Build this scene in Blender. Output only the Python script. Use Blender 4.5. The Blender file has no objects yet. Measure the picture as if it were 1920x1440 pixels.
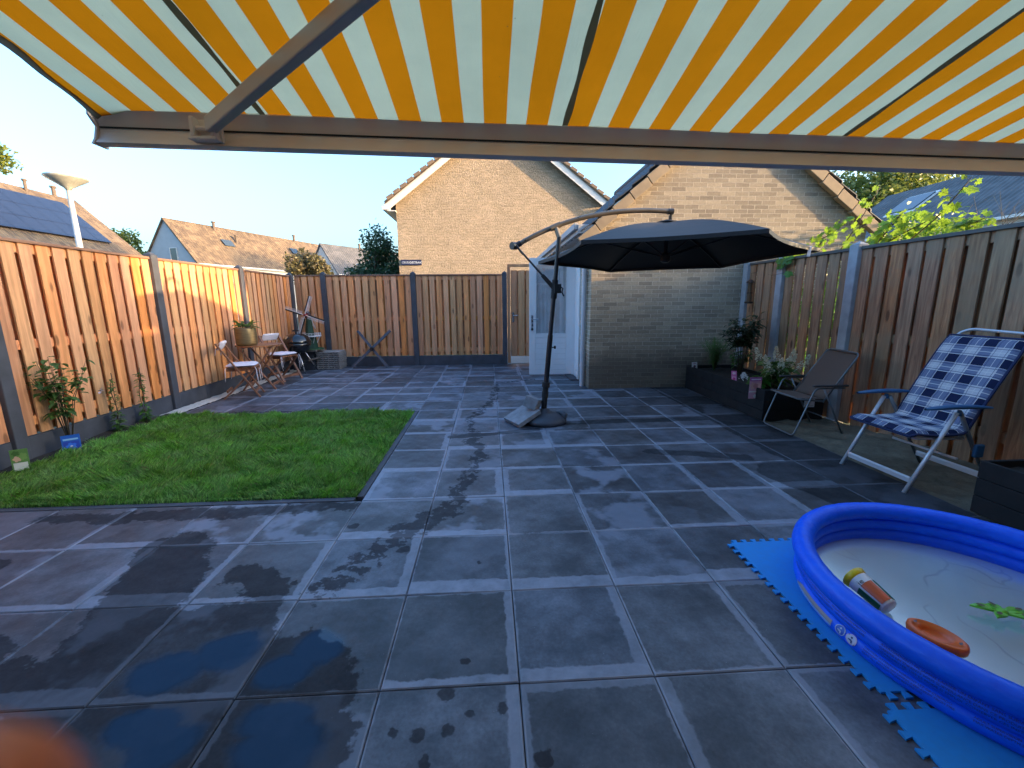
import bpy, math, random
import numpy as np
from mathutils import Vector, Matrix
R=math.radians; rnd=random.Random(7); nr=np.random.RandomState(5)
sc=bpy.context.scene; col=sc.collection
# ------------------------------------------------------------------ camera
cam=bpy.data.cameras.new('camera'); cam.sensor_width=36; cam.lens=788.2/1920*36
cam.clip_start=.002; cam.clip_end=2000
co=bpy.data.objects.new('camera',cam); col.objects.link(co)
def cam_mat(p,yaw,roll,h):
    cp,sp=math.cos(p),math.sin(p);cy,sy=math.cos(yaw),math.sin(yaw)
    f=Vector((sy*cp,cy*cp,-sp)); r=Vector((cy,-sy,0)); d=f.cross(r)
    cr,sr=math.cos(roll),math.sin(roll); r2=r*cr+d*sr; d2=d*cr-r*sr
    m=Matrix((( r2.x,-d2.x,-f.x,0),(r2.y,-d2.y,-f.y,0),(r2.z,-d2.z,-f.z,h),(0,0,0,1)))
    return m
co.matrix_world=cam_mat(.1924,.05277,.00822,1.4)
sc.camera=co
cam.dof.use_dof=True; cam.dof.focus_distance=2.6; cam.dof.aperture_fstop=9.0
# ------------------------------------------------------------------ light
ALT=R(6.0); SX,SY=.977,-.212
w=bpy.data.worlds.new('World'); sc.world=w; w.use_nodes=True; nt=w.node_tree; nt.nodes.clear()
sky=nt.nodes.new('ShaderNodeTexSky'); sky.sky_type='NISHITA'; sky.sun_disc=False
sky.sun_elevation=ALT; sky.sun_rotation=math.atan2(SX,SY)
sky.air_density=1.0; sky.dust_density=5.5; sky.ozone_density=3.1
bg=nt.nodes.new('ShaderNodeBackground'); bg.inputs[1].default_value=.15
wo=nt.nodes.new('ShaderNodeOutputWorld'); nt.links.new(sky.outputs[0],bg.inputs[0]); nt.links.new(bg.outputs[0],wo.inputs[0])
sl=bpy.data.lights.new('sun','SUN'); sl.energy=2.2; sl.angle=R(.6); sl.color=(.50,.345,.19)
so=bpy.data.objects.new('sun',sl); col.objects.link(so)
n_=math.hypot(SX,SY); sd=Vector((SX/n_*math.cos(ALT),SY/n_*math.cos(ALT),math.sin(ALT)))
so.rotation_euler=sd.to_track_quat('Z','Y').to_euler()
vs=sc.view_settings; vs.view_transform='Standard'; vs.look='None'; vs.gamma=1; vs.exposure=3.5; vs.use_curve_mapping=False
# ------------------------------------------------------------------ node helper
class NT:
    def __init__(s,name):
        s.m=bpy.data.materials.new(name); s.m.use_nodes=True; s.t=s.m.node_tree; s.t.nodes.clear()
        s.out=s.t.nodes.new('ShaderNodeOutputMaterial')
    def n(s,t,**k):
        x=s.t.nodes.new('ShaderNode'+t)
        for a,b in k.items():
            if hasattr(x,a): setattr(x,a,b)
        return x
    def put(s,i,v):
        if isinstance(v,bpy.types.NodeSocket): s.t.links.new(v,i)
        elif v is not None:
            if i.type=='RGBA' and len(v)==3: v=(*v,1)
            i.default_value=v
    def math(s,op,a,b=None,c=None,cl=False):
        x=s.n('Math',operation=op,use_clamp=cl); s.put(x.inputs[0],a)
        if b is not None: s.put(x.inputs[1],b)
        if c is not None: s.put(x.inputs[2],c)
        return x.outputs[0]
    def vm(s,op,a,b=None):
        x=s.n('VectorMath',operation=op); s.put(x.inputs[0],a)
        if b is not None: s.put(x.inputs[1],b)
        return x.outputs['Value'] if op in('DOT_PRODUCT','LENGTH','DISTANCE') else x.outputs[0]
    def scale(s,a,k):
        x=s.n('VectorMath',operation='SCALE'); s.put(x.inputs[0],a); s.put(x.inputs['Scale'],k); return x.outputs[0]
    def mix(s,f,a,b):
        x=s.n('Mix',data_type='RGBA'); s.put(x.inputs[0],f); s.put(x.inputs[6],a); s.put(x.inputs[7],b); return x.outputs[2]
    def step(s,v,a,b,lo=0,hi=1):
        x=s.n('MapRange',interpolation_type='SMOOTHSTEP'); s.put(x.inputs[0],v); s.put(x.inputs[1],a); s.put(x.inputs[2],b); s.put(x.inputs[3],lo); s.put(x.inputs[4],hi); return x.outputs[0]
    def lin(s,v,a,b,lo=0,hi=1):
        x=s.n('MapRange'); s.put(x.inputs[0],v); s.put(x.inputs[1],a); s.put(x.inputs[2],b); s.put(x.inputs[3],lo); s.put(x.inputs[4],hi); return x.outputs[0]
    def obj(s): return s.n('TexCoord').outputs['Object']
    def uv(s): return s.n('TexCoord').outputs['UV']
    def rand(s): return s.n('NewGeometry').outputs['Random Per Island']
    def sep(s,v):
        x=s.n('SeparateXYZ'); s.put(x.inputs[0],v); return x.outputs
    def comb(s,x=0,y=0,z=0):
        c=s.n('CombineXYZ'); s.put(c.inputs[0],x); s.put(c.inputs[1],y); s.put(c.inputs[2],z); return c.outputs[0]
    def noise(s,v,sc=5,det=3,rough=.55,out=0,dist=0):
        x=s.n('TexNoise'); s.put(x.inputs['Vector'],v); s.put(x.inputs['Scale'],sc); s.put(x.inputs['Detail'],det); s.put(x.inputs['Roughness'],rough); s.put(x.inputs['Distortion'],dist); return x.outputs[out]
    def vor(s,v,sc=5,out=0,r=1):
        x=s.n('TexVoronoi'); s.put(x.inputs['Vector'],v); s.put(x.inputs['Scale'],sc); s.put(x.inputs['Randomness'],r); return x.outputs[out]
    def hsv(s,c,h=.5,sa=1,v=1):
        x=s.n('HueSaturation'); s.put(x.inputs['Color'],c); s.put(x.inputs['Hue'],h); s.put(x.inputs['Saturation'],sa); s.put(x.inputs['Value'],v); return x.outputs[0]
    def bump(s,h,st=.3,d=.01,nm=None):
        x=s.n('Bump'); s.put(x.inputs['Height'],h); s.put(x.inputs['Strength'],st); s.put(x.inputs['Distance'],d)
        if nm: s.put(x.inputs['Normal'],nm)
        return x.outputs[0]
    def pr(s,color,rough=.6,metal=0,bump=None,spec=None,trans=None,coat=None,emit=None,sub=None):
        p=s.n('BsdfPrincipled'); s.put(p.inputs['Base Color'],color); s.put(p.inputs['Roughness'],rough); s.put(p.inputs['Metallic'],metal)
        if bump is not None: s.put(p.inputs['Normal'],bump)
        if spec is not None: s.put(p.inputs['Specular IOR Level'],spec)
        if trans is not None: s.put(p.inputs['Transmission Weight'],trans)
        if coat is not None: s.put(p.inputs['Coat Weight'],coat)
        s.t.links.new(p.outputs[0],s.out.inputs[0]); return p
    def translucent(s,p,color,f=.4,nm=None):
        t=s.n('BsdfTranslucent'); s.put(t.inputs[0],color)
        m=s.n('MixShader'); s.put(m.inputs[0],f); s.t.links.new(p.outputs[0],m.inputs[1]); s.t.links.new(t.outputs[0],m.inputs[2]); s.t.links.new(m.outputs[0],s.out.inputs[0])
def plain(name,c,rough=.5,metal=0,var=.12,sc=8,bump=.05,coat=None,spec=None):
    s=NT(name); o=s.obj(); a=s.noise(o,sc,4)
    k=s.lin(a,.3,.7,1-var,1+var); c2=s.hsv(c,.5,1,k); f=s.noise(o,sc*12,2)
    rr=s.lin(a,.3,.7,max(.02,rough-.08),min(1,rough+.08))
    s.pr(c2,rr,metal,s.bump(f,bump,.002),spec,coat=coat); return s.m
def wood(name,c,dark,knots=1,rough=.65,scale=1,axis='z',grey=None,wear=0.):
    s=NT(name); o=s.obj(); r=s.rand()
    off=s.comb(s.math('MULTIPLY',r,37.),s.math('MULTIPLY',r,91.),s.math('MULTIPLY',r,53.))
    v=s.vm('ADD',o,off)
    st={'z':(1,1,.07),'x':(.07,1,1),'y':(1,.07,1)}[axis]
    g=s.vm('MULTIPLY',v,st); gr=s.noise(g,38*scale,5,.6,dist=.6); gr2=s.noise(g,9*scale,3,.5,dist=1.2)
    kn=s.vor(s.vm('MULTIPLY',v,{'z':(1,1,.35),'x':(.35,1,1),'y':(1,.35,1)}[axis]),6.5*scale)
    kd=s.step(kn,.09,.17,1,0); halo=s.step(kn,.05,.34,1,0)
    c1=s.mix(s.lin(gr,.34,.66),dark,c); c1=s.mix(s.math('MULTIPLY',s.step(gr2,.45,.68),.5),c1,[x*.62 for x in dark])
    c1=s.mix(s.math('MULTIPLY',halo,.25*knots),c1,dark); c1=s.mix(s.math('MULTIPLY',kd,.9*knots),c1,[x*.4 for x in dark])
    c1=s.hsv(c1,s.lin(r,0,1,.49,.507),s.lin(s.math('FRACT',s.math('MULTIPLY',r,7.3)),0,1,.86,1.08),s.lin(s.math('FRACT',s.math('MULTIPLY',r,13.7)),0,1,.78,1.15))
    if grey:
        gm=s.step(s.noise(v,2.2,4,.6),.45-.2*wear,.75); c1=s.mix(s.math('MULTIPLY',gm,.8),c1,grey)
    b=s.math('ADD',gr,s.math('MULTIPLY',kd,-.5))
    s.pr(c1,s.lin(gr,0,1,rough-.05,rough+.12),0,s.bump(b,.35,.004)); return s.m
def leafmat(name,c1,c2,tr=.35,rough=.5,tc=None):
    s=NT(name); r=s.rand(); o=s.obj(); n=s.noise(o,2.2,2)
    c=s.mix(s.math('FRACT',s.math('MULTIPLY',r,5.7)),c1,c2); c=s.hsv(c,.5,1,s.lin(r,0,1,.65,1.3)); c=s.hsv(c,.5,1,s.lin(n,.3,.7,.75,1.2))
    p=s.pr(c,rough,0); s.translucent(p,s.mix(.5,c,tc or [min(1,x*1.6) for x in c2]),tr); return s.m
def brick(name,c1,c2,mortar,bw=.22,bh=.063,ms=.01,stain=None,gloss=.85,rough_b=.6,lowstain=None,bumpd=.012):
    s=NT(name); o=s.obj(); x,y,z=s.sep(o); u=s.math('ADD',x,y); v=s.comb(u,z,0)
    wob=s.noise(o,14,2,out=1); v=s.vm('ADD',v,s.scale(s.vm('SUBTRACT',wob,(.5,.5,.5)),.012))
    b=s.n('TexBrick'); s.put(b.inputs['Vector'],v); s.put(b.inputs['Color1'],c1); s.put(b.inputs['Color2'],c2); s.put(b.inputs['Mortar'],mortar)
    s.put(b.inputs['Scale'],1); s.put(b.inputs['Mortar Size'],ms/2); s.put(b.inputs['Mortar Smooth'],.3); s.put(b.inputs['Brick Width'],bw); s.put(b.inputs['Row Height'],bh); s.put(b.inputs['Bias'],0.)
    c=b.outputs[0]; nz=s.noise(o,16 if rough_b>2 else 30,5,.75); c=s.hsv(c,.5,1,s.lin(nz,.25,.75,.72,1.22)); big=s.noise(o,1.1,4,.6); c=s.hsv(c,.5,1,s.lin(big,.3,.7,.88,1.1))
    if lowstain:
        m=s.math('MULTIPLY',s.step(s.math('ADD',z,s.math('MULTIPLY',s.noise(o,2.5,4),.5)),.62,.95,1,0),.7); c=s.mix(m,c,lowstain)
    if stain:
        x2,y2,z2=stain[0]; d=s.vm('LENGTH',s.vm('MULTIPLY',s.vm('SUBTRACT',s.vm('ADD',o,s.scale(s.noise(o,5,3,out=1),.25)),(x2+.12,y2+.12,z2+.12)),(.8,0,4.2)))
        c=s.mix(s.step(d,.35,.9,.75,0),c,stain[1])
    h=s.math('ADD',s.math('MULTIPLY',b.outputs['Fac'],-1.),s.math('MULTIPLY',nz,rough_b))
    s.pr(c,gloss,0,s.bump(h,1,bumpd)); return s.m
# ------------------------------------------------------------------ mesh helper
class MB:
    def __init__(s): s.v=[];s.f=[];s.mi=[];s.uvs={}
    def add(s,vs,fs,mi=0):
        b=len(s.v); s.v+= [tuple(p) for p in vs]
        for f in fs: s.f.append(tuple(i+b for i in f)); s.mi.append(mi)
        return b
    def box(s,c,d,rot=None,mi=0):
        c=Vector(c); vs=[Vector((x*d[0]/2,y*d[1]/2,z*d[2]/2)) for x in(-1,1) for y in(-1,1) for z in(-1,1)]
        if rot is not None: vs=[rot@v for v in vs]
        return s.add([c+v for v in vs],[(0,1,3,2),(4,6,7,5),(0,4,5,1),(2,3,7,6),(0,2,6,4),(1,5,7,3)],mi)
    def bb(s,a,b,mi=0): return s.box([(a[i]+b[i])/2 for i in range(3)],[abs(b[i]-a[i]) for i in range(3)],None,mi)
    def beam(s,p0,p1,w_,t,up=(0,0,1),mi=0):
        p0,p1=Vector(p0),Vector(p1); d=(p1-p0); L=d.length; d.normalize(); up=Vector(up)
        sx=d.cross(up)
        if sx.length<1e-4: sx=d.cross(Vector((0,1,0)))
        sx.normalize(); sz=sx.cross(d)
        rot=Matrix((sx,d,sz)).transposed(); return s.box((p0+p1)/2,(w_,L,t),rot,mi)
    def tube(s,pts,r,n=8,cap=True,mi=0):
        pts=[Vector(p) for p in pts]; m=len(pts); rr=r if isinstance(r,(list,tuple)) else [r]*m
        b=len(s.v); a=None
        for i,p in enumerate(pts):
            t=(pts[min(i+1,m-1)]-pts[max(i-1,0)]).normalized()
            if a is None: a=t.orthogonal().normalized()
            else: a=(a-t*a.dot(t)).normalized()
            c=t.cross(a)
            for k in range(n):
                q=2*math.pi*k/n; s.v.append(tuple(p+(a*math.cos(q)+c*math.sin(q))*rr[i]))
        for i in range(m-1):
            for k in range(n):
                k2=(k+1)%n; s.f.append((b+i*n+k,b+i*n+k2,b+(i+1)*n+k2,b+(i+1)*n+k)); s.mi.append(mi)
        if cap:
            s.f.append(tuple(b+k for k in range(n))[::-1]); s.mi.append(mi); s.f.append(tuple(b+(m-1)*n+k for k in range(n))); s.mi.append(mi)
    def lathe(s,prof,c=(0,0,0),n=24,mi=0,rot=None,cap=True):
        b=len(s.v); c=Vector(c)
        for r,z in prof:
            for k in range(n):
                q=2*math.pi*k/n; v=Vector((r*math.cos(q),r*math.sin(q),z)); 
                if rot is not None: v=rot@v
                s.v.append(tuple(c+v))
        for i in range(len(prof)-1):
            for k in range(n):
                k2=(k+1)%n; s.f.append((b+i*n+k,b+i*n+k2,b+(i+1)*n+k2,b+(i+1)*n+k)); s.mi.append(mi)
        if cap:
            if prof[0][0]>1e-5: s.f.append(tuple(b+k for k in range(n))[::-1]); s.mi.append(mi)
            if prof[-1][0]>1e-5: s.f.append(tuple(b+(len(prof)-1)*n+k for k in range(n))); s.mi.append(mi)
    def prism(s,pts,off,mi=0):
        off=Vector(off); n=len(pts); a=[Vector(p) for p in pts]; b=s.add(a+[p+off for p in a],[],mi)
        s.f.append(tuple(b+i for i in range(n))); s.mi.append(mi); s.f.append(tuple(b+n+i for i in range(n))[::-1]); s.mi.append(mi)
        for i in range(n):
            j=(i+1)%n; s.f.append((b+j,b+i,b+n+i,b+n+j)); s.mi.append(mi)
    def grid(s,nu,nv,fn,mi=0,close_u=False):
        b=len(s.v)
        for j in range(nv):
            for i in range(nu): s.v.append(tuple(fn(i,j)))
        for j in range(nv-1):
            for i in range(nu if close_u else nu-1):
                i2=(i+1)%nu; s.f.append((b+j*nu+i,b+j*nu+i2,b+(j+1)*nu+i2,b+(j+1)*nu+i)); s.mi.append(mi)
    def text(s,txt,size,fn,extr=.0,mi=0,align='LEFT'):
        cu=bpy.data.curves.new('t','FONT'); cu.body=txt; cu.size=size; cu.extrude=extr; cu.align_x=align; cu.resolution_u=2
        o=bpy.data.objects.new('t',cu); col.objects.link(o); dg=bpy.context.evaluated_depsgraph_get(); me=o.evaluated_get(dg).to_mesh()
        s.add([fn(v.co) for v in me.vertices],[tuple(p.vertices) for p in me.polygons],mi); o.evaluated_get(dg).to_mesh_clear()
        bpy.data.objects.remove(o); bpy.data.curves.remove(cu)
    def build(s,name,mat,parent=None,smooth=False,bevel=0,uv=None,solid=0,sub=0,autosm=False):
        org=ORG.get(parent.name,Vector()) if parent else Vector(s.o) if hasattr(s,'o') else Vector()
        me=bpy.data.meshes.new(name); me.from_pydata([tuple(Vector(p)-org) for p in s.v],[],s.f)
        mats=mat if isinstance(mat,(list,tuple)) else [mat]
        for m in mats: me.materials.append(m)
        if len(mats)>1: me.polygons.foreach_set('material_index',s.mi)
        if smooth: me.polygons.foreach_set('use_smooth',[True]*len(me.polygons))
        if autosm: me.polygons.foreach_set('use_smooth',[True]*len(me.polygons)); me.set_sharp_from_angle(angle=R(35))
        if uv is not None:
            l=me.uv_layers.new(name='UVMap'); idx=np.zeros(len(me.loops),dtype=np.int32); me.loops.foreach_get('vertex_index',idx)
            l.data.foreach_set('uv',np.asarray(uv,dtype=np.float32)[idx].ravel())
        me.update(); o=bpy.data.objects.new(name,me); col.objects.link(o)
        if parent: o.parent=parent
        elif hasattr(s,'o'): o.location=s.o
        ORG[o.name]=org
        if solid: md=o.modifiers.new('solid','SOLIDIFY'); md.thickness=solid; md.offset=0
        if bevel: md=o.modifiers.new('bevel','BEVEL'); md.width=bevel; md.segments=2; md.limit_method='ANGLE'; md.angle_limit=R(50)
        if sub: md=o.modifiers.new('sub','SUBSURF'); md.levels=sub; md.render_levels=sub
        return o
ORG={}
def npmesh(name,V,F,mat,parent=None,smooth=False,origin=None):
    """V (n,3) array, F (m,k) array of equal-sized polygons"""
    org=ORG.get(parent.name,Vector()) if parent else Vector(origin or (0,0,0))
    me=bpy.data.meshes.new(name); V=np.asarray(V,dtype=np.float32)-np.array(org,dtype=np.float32); F=np.asarray(F,dtype=np.int32); k=F.shape[1]
    me.vertices.add(len(V)); me.vertices.foreach_set('co',V.ravel()); me.loops.add(F.size); me.loops.foreach_set('vertex_index',F.ravel())
    me.polygons.add(len(F)); me.polygons.foreach_set('loop_start',np.arange(0,F.size,k,dtype=np.int32)); 
    me.materials.append(mat)
    if smooth: me.polygons.foreach_set('use_smooth',np.ones(len(F),dtype=bool))
    me.update(calc_edges=True); me.validate(); o=bpy.data.objects.new(name,me); col.objects.link(o)
    if parent: o.parent=parent
    elif origin: o.location=origin
    ORG[o.name]=org; return o
def thing(name,label,cat,loc=(0,0,0),group=None):
    o=bpy.data.objects.new(name,None); o.empty_display_size=.1; col.objects.link(o); o.location=loc; o['label']=label; o['category']=cat
    if group: o['group']=group
    ORG[o.name]=Vector(loc); return o
def tag(o,label,cat,group=None):
    o['label']=label; o['category']=cat
    if group: o['group']=group
    return o
def struct(o): o['kind']='structure'; return o
def dup(root,loc,rz,label,group=None):
    bpy.context.view_layer.update()
    r=root.copy(); col.objects.link(r); r.location=loc; r.rotation_euler=(0,0,rz); r['label']=label
    if group: r['group']=group
    def rec(a,b):
        for ch in list(a.children):
            c=ch.copy(); col.objects.link(c); c.parent=b; rec(ch,c)
    rec(root,r); return r
# ------------------------------------------------------------------ leaves
def leaf_cloud(P,size,aspect=.5,up=.3,jit=.35,droop=0):
    n=len(P); P=np.asarray(P); s=size*(1+jit*nr.uniform(-1,1,n))
    d=nr.normal(size=(n,3)); d[:,2]=d[:,2]*(1-up)-droop; d/=np.linalg.norm(d,axis=1)[:,None]
    a=nr.normal(size=(n,3)); a[:,2]*=.4; sd_=np.cross(d,a); sd_/=np.linalg.norm(sd_,axis=1)[:,None]; nm=np.cross(sd_,d)
    L=(d*s[:,None]); W=sd_*(s*aspect*.5)[:,None]; B=nm*(s*.08)[:,None]
    V=np.stack([P,P+L*.35+W+B,P+L*.75+W*.7+B,P+L,P+L*.75-W*.7+B,P+L*.35-W+B],1).reshape(-1,3)
    F=(np.arange(n)[:,None]*6+np.arange(6)[None,:]); return V,F
def crown_pts(n,blobs,shell=.55):
    """blobs: list of (center, radii); points spread through volume, denser at shell"""
    out=[]; vol=np.array([b[1][0]*b[1][1]*b[1][2] for b in blobs])**.8; cnt=(vol/vol.sum()*n).astype(int)+1
    for (c,r),k in zip(blobs,cnt):
        d=nr.normal(size=(k,3)); d/=np.linalg.norm(d,axis=1)[:,None]; rad=nr.uniform(shell,1,k)[:,None]**.7*(1+.12*nr.normal(size=(k,1)))
        out.append(np.array(c)+d*rad*np.array(r))
    return np.concatenate(out)
def subblobs(c,r,k,s=.42,seed=0):
    q=np.random.RandomState(seed); o=[]
    for i in range(k):
        d=q.normal(size=3); d/=np.linalg.norm(d); p=np.array(c)+d*np.array(r)*q.uniform(.45,.8); f=s*q.uniform(.7,1.25); o.append((p,np.array(r)*f))
    return o
def tree(name,label,base,trunk_h,c,r,n,lsize,mat,seed=1,blobs=14,group='trees beyond the garden',bark=None,s=.42):
    t=thing(name,label,'tree',base,group); m=MB(); q=random.Random(seed); b=Vector(base); C=Vector(c)
    tr=max(.08,r[2]*.07); top=Vector((c[0],c[1],c[2]))
    m.tube([b,b.lerp(top,.3)+Vector((q.uniform(-.1,.1),0,0)),b.lerp(top,.65),top],[tr*1.3,tr,tr*.75,tr*.3],10)
    bl=subblobs(c,r,blobs,s,seed)
    for i,(p,rr) in enumerate(bl):
        st=b.lerp(top,q.uniform(.35,.85)); P=Vector(p); m.tube([st,st.lerp(P,.5)+Vector((0,0,.1*r[2])),P],[tr*.4,tr*.25,tr*.08],6)
    m.build('trunk',bark or M['bark'],t,smooth=True)
    V,F=leaf_cloud(crown_pts(n,bl,.35),lsize); npmesh('crown',V,F,mat,t); return t
M={}
def grassmat(name,c1,c2,tr,ro):
    s=NT(name); r=s.rand(); o=s.obj(); n=s.noise(o,1.6,4,.6); n2=s.noise(o,7,3); c=s.mix(s.math('FRACT',s.math('MULTIPLY',r,5.7)),c1,c2)
    c=s.hsv(c,s.lin(n,.3,.7,.485,.505),s.lin(n2,.3,.7,.8,1.05),s.lin(n,.3,.7,.78,1.25)); c=s.hsv(c,.5,1,s.lin(r,0,1,.55,1.35))
    c=s.mix(s.math('MULTIPLY',s.math('GREATER_THAN',s.math('FRACT',s.math('MULTIPLY',r,17.3)),.955),.8),c,(.42,.36,.16)); p=s.pr(c,ro,0,None,.35); s.translucent(p,c,tr); return s.m
M['bark']=plain('bark',(.09,.065,.045),.9,0,.3,20,.5)
# ------------------------------------------------------------------ materials
M['brick_near']=brick('brick_near',(.44,.355,.25),(.25,.20,.145),(.62,.53,.41),lowstain=(.085,.07,.055),stain=((2.1,6.65,.2),(.30,.30,.28)))
M['brick_far']=brick('brick_far',(.70,.53,.37),(.54,.405,.27),(.58,.45,.31),bw=.2,bh=.065,ms=.010,bumpd=.06,rough_b=3.0)
M['brick_own']=brick('brick_own',(.30,.26,.2),(.22,.19,.15),(.4,.38,.34))
M['stucco']=plain('stucco',(.42,.42,.42),.85,0,.06,2,.2)
M['white_wall']=plain('white_wall',(.62,.58,.52),.8,0,.06,2,.2)
M['white']=plain('white_paint',(.74,.76,.78),.35,0,.03,3,.03)
M['white_far']=plain('white_trim',(.72,.68,.63),.5,0,.05,3,.03)
M['pipe']=plain('pvc_pipe',(.55,.53,.55),.4,0,.06,3,.02)
M['concrete_dark']=plain('dark_concrete',(.055,.06,.075),.75,0,.25,7,.4)
M['concrete_light']=plain('light_concrete',(.34,.36,.39),.85,0,.15,9,.4)
M['wood_left']=wood('larch_boards',(.76,.345,.125),(.58,.235,.075),1,.6,grey=None)
M['wood_cap']=wood('cap_rail',(.42,.22,.11),(.27,.13,.07),.3,.7,axis='y')
M['wood_capx']=wood('cap_rail_x',(.30,.17,.10),(.2,.11,.07),.3,.7,axis='x')
M['wood_right']=wood('weathered_boards',(.50,.27,.13),(.24,.11,.05),1,.7,grey=(.27,.195,.125),wear=.45)
M['cap_grey']=wood('grey_rail',(.17,.165,.155),(.10,.095,.09),.2,.8,axis='y')
M['acacia']=wood('acacia',(.36,.15,.06),(.20,.075,.03),.2,.45,2)
M['soil']=plain('soil',(.022,.017,.013),.95,0,.4,14,1)
M['sand']=plain('white_sand',(.5,.48,.44),.9,0,.15,30,1)
M['steel']=plain('steel',(.6,.6,.6),.25,1,.1,5,.03)
M['black_plastic']=plain('black_plastic',(.012,.012,.014),.45,0,.2,5,.1)
M['rubber']=plain('rubber',(.015,.015,.016),.8,0,.2,5,.1)
def sandm():
    s=NT('yellow_sand'); o=s.obj(); a=s.noise(o,5,5,.65); b=s.noise(o,45,3,.7); c=s.mix(s.lin(a,.3,.7),(.085,.068,.045),(.20,.165,.115)); c=s.mix(s.step(b,.6,.72),c,(.07,.055,.04))
    s.pr(c,.95,0,s.bump(s.math('ADD',a,s.math('MULTIPLY',b,.3)),1,.03)); return s.m
M['yellow_sand']=sandm()
def rooftile(name,c1,c2,w_=.3,h_=.33,axis='y',dist=.03):
    # horizontal courses and vertical rolls; uses UV in metres (u along eave, v up slope)
    s=NT(name); x,y,z=s.sep(s.uv()); r1=s.math('FRACT',s.math('DIVIDE',y,h_)); r2=s.math('SINE',s.math('MULTIPLY',x,2*math.pi/w_))
    idx=s.comb(s.math('FLOOR',s.math('DIVIDE',x,w_)),s.math('FLOOR',s.math('DIVIDE',y,h_)),0)
    wn=s.n('TexWhiteNoise'); s.put(wn.inputs[0],idx); k=wn.outputs['Value']
    c=s.mix(k,c1,c2); n=s.noise(s.uv(),.7,5,.6); c=s.hsv(c,.5,1,s.lin(n,.3,.7,.75,1.2)); 
    h=s.math('ADD',s.math('MULTIPLY',r1,-.8),s.math('MULTIPLY',r2,.45)); s.pr(c,.8,0,s.bump(h,1,dist)); return s.m
M['roof_brown']=rooftile('brown_roof_tiles',(.22,.15,.085),(.12,.08,.05),dist=.06)
M['roof_grey']=rooftile('grey_roof_tiles',(.13,.125,.13),(.09,.09,.095),dist=.05)
M['tile_dark']=plain('dark_roof_tile',(.05,.055,.065),.6,0,.25,6,.3)
M['verge_tan']=plain('verge_tile',(.34,.25,.155),.75,0,.2,5,.3)
M['verge_far']=plain('verge_tile_far',(.22,.15,.10),.8,0,.2,3,.3)
def glassm(name,c=(.05,.07,.09)):
    s=NT(name); s.pr(c,.06,0,None,.8); return s.m
M['glass']=glassm('dark_glass'); M['solar']=glassm('solar_glass',(.018,.02,.035))
M['asphalt']=plain('asphalt',(.06,.06,.06),.9,0,.2,3,.3)
def farground():
    s=NT('ground'); o=s.obj(); a=s.noise(o,.05,4); c=s.mix(s.step(a,.45,.55),(.06,.075,.03),(.09,.085,.075)); s.pr(c,.95); return s.m
T=.5164; X0=.089; Y0=3.3935
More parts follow.
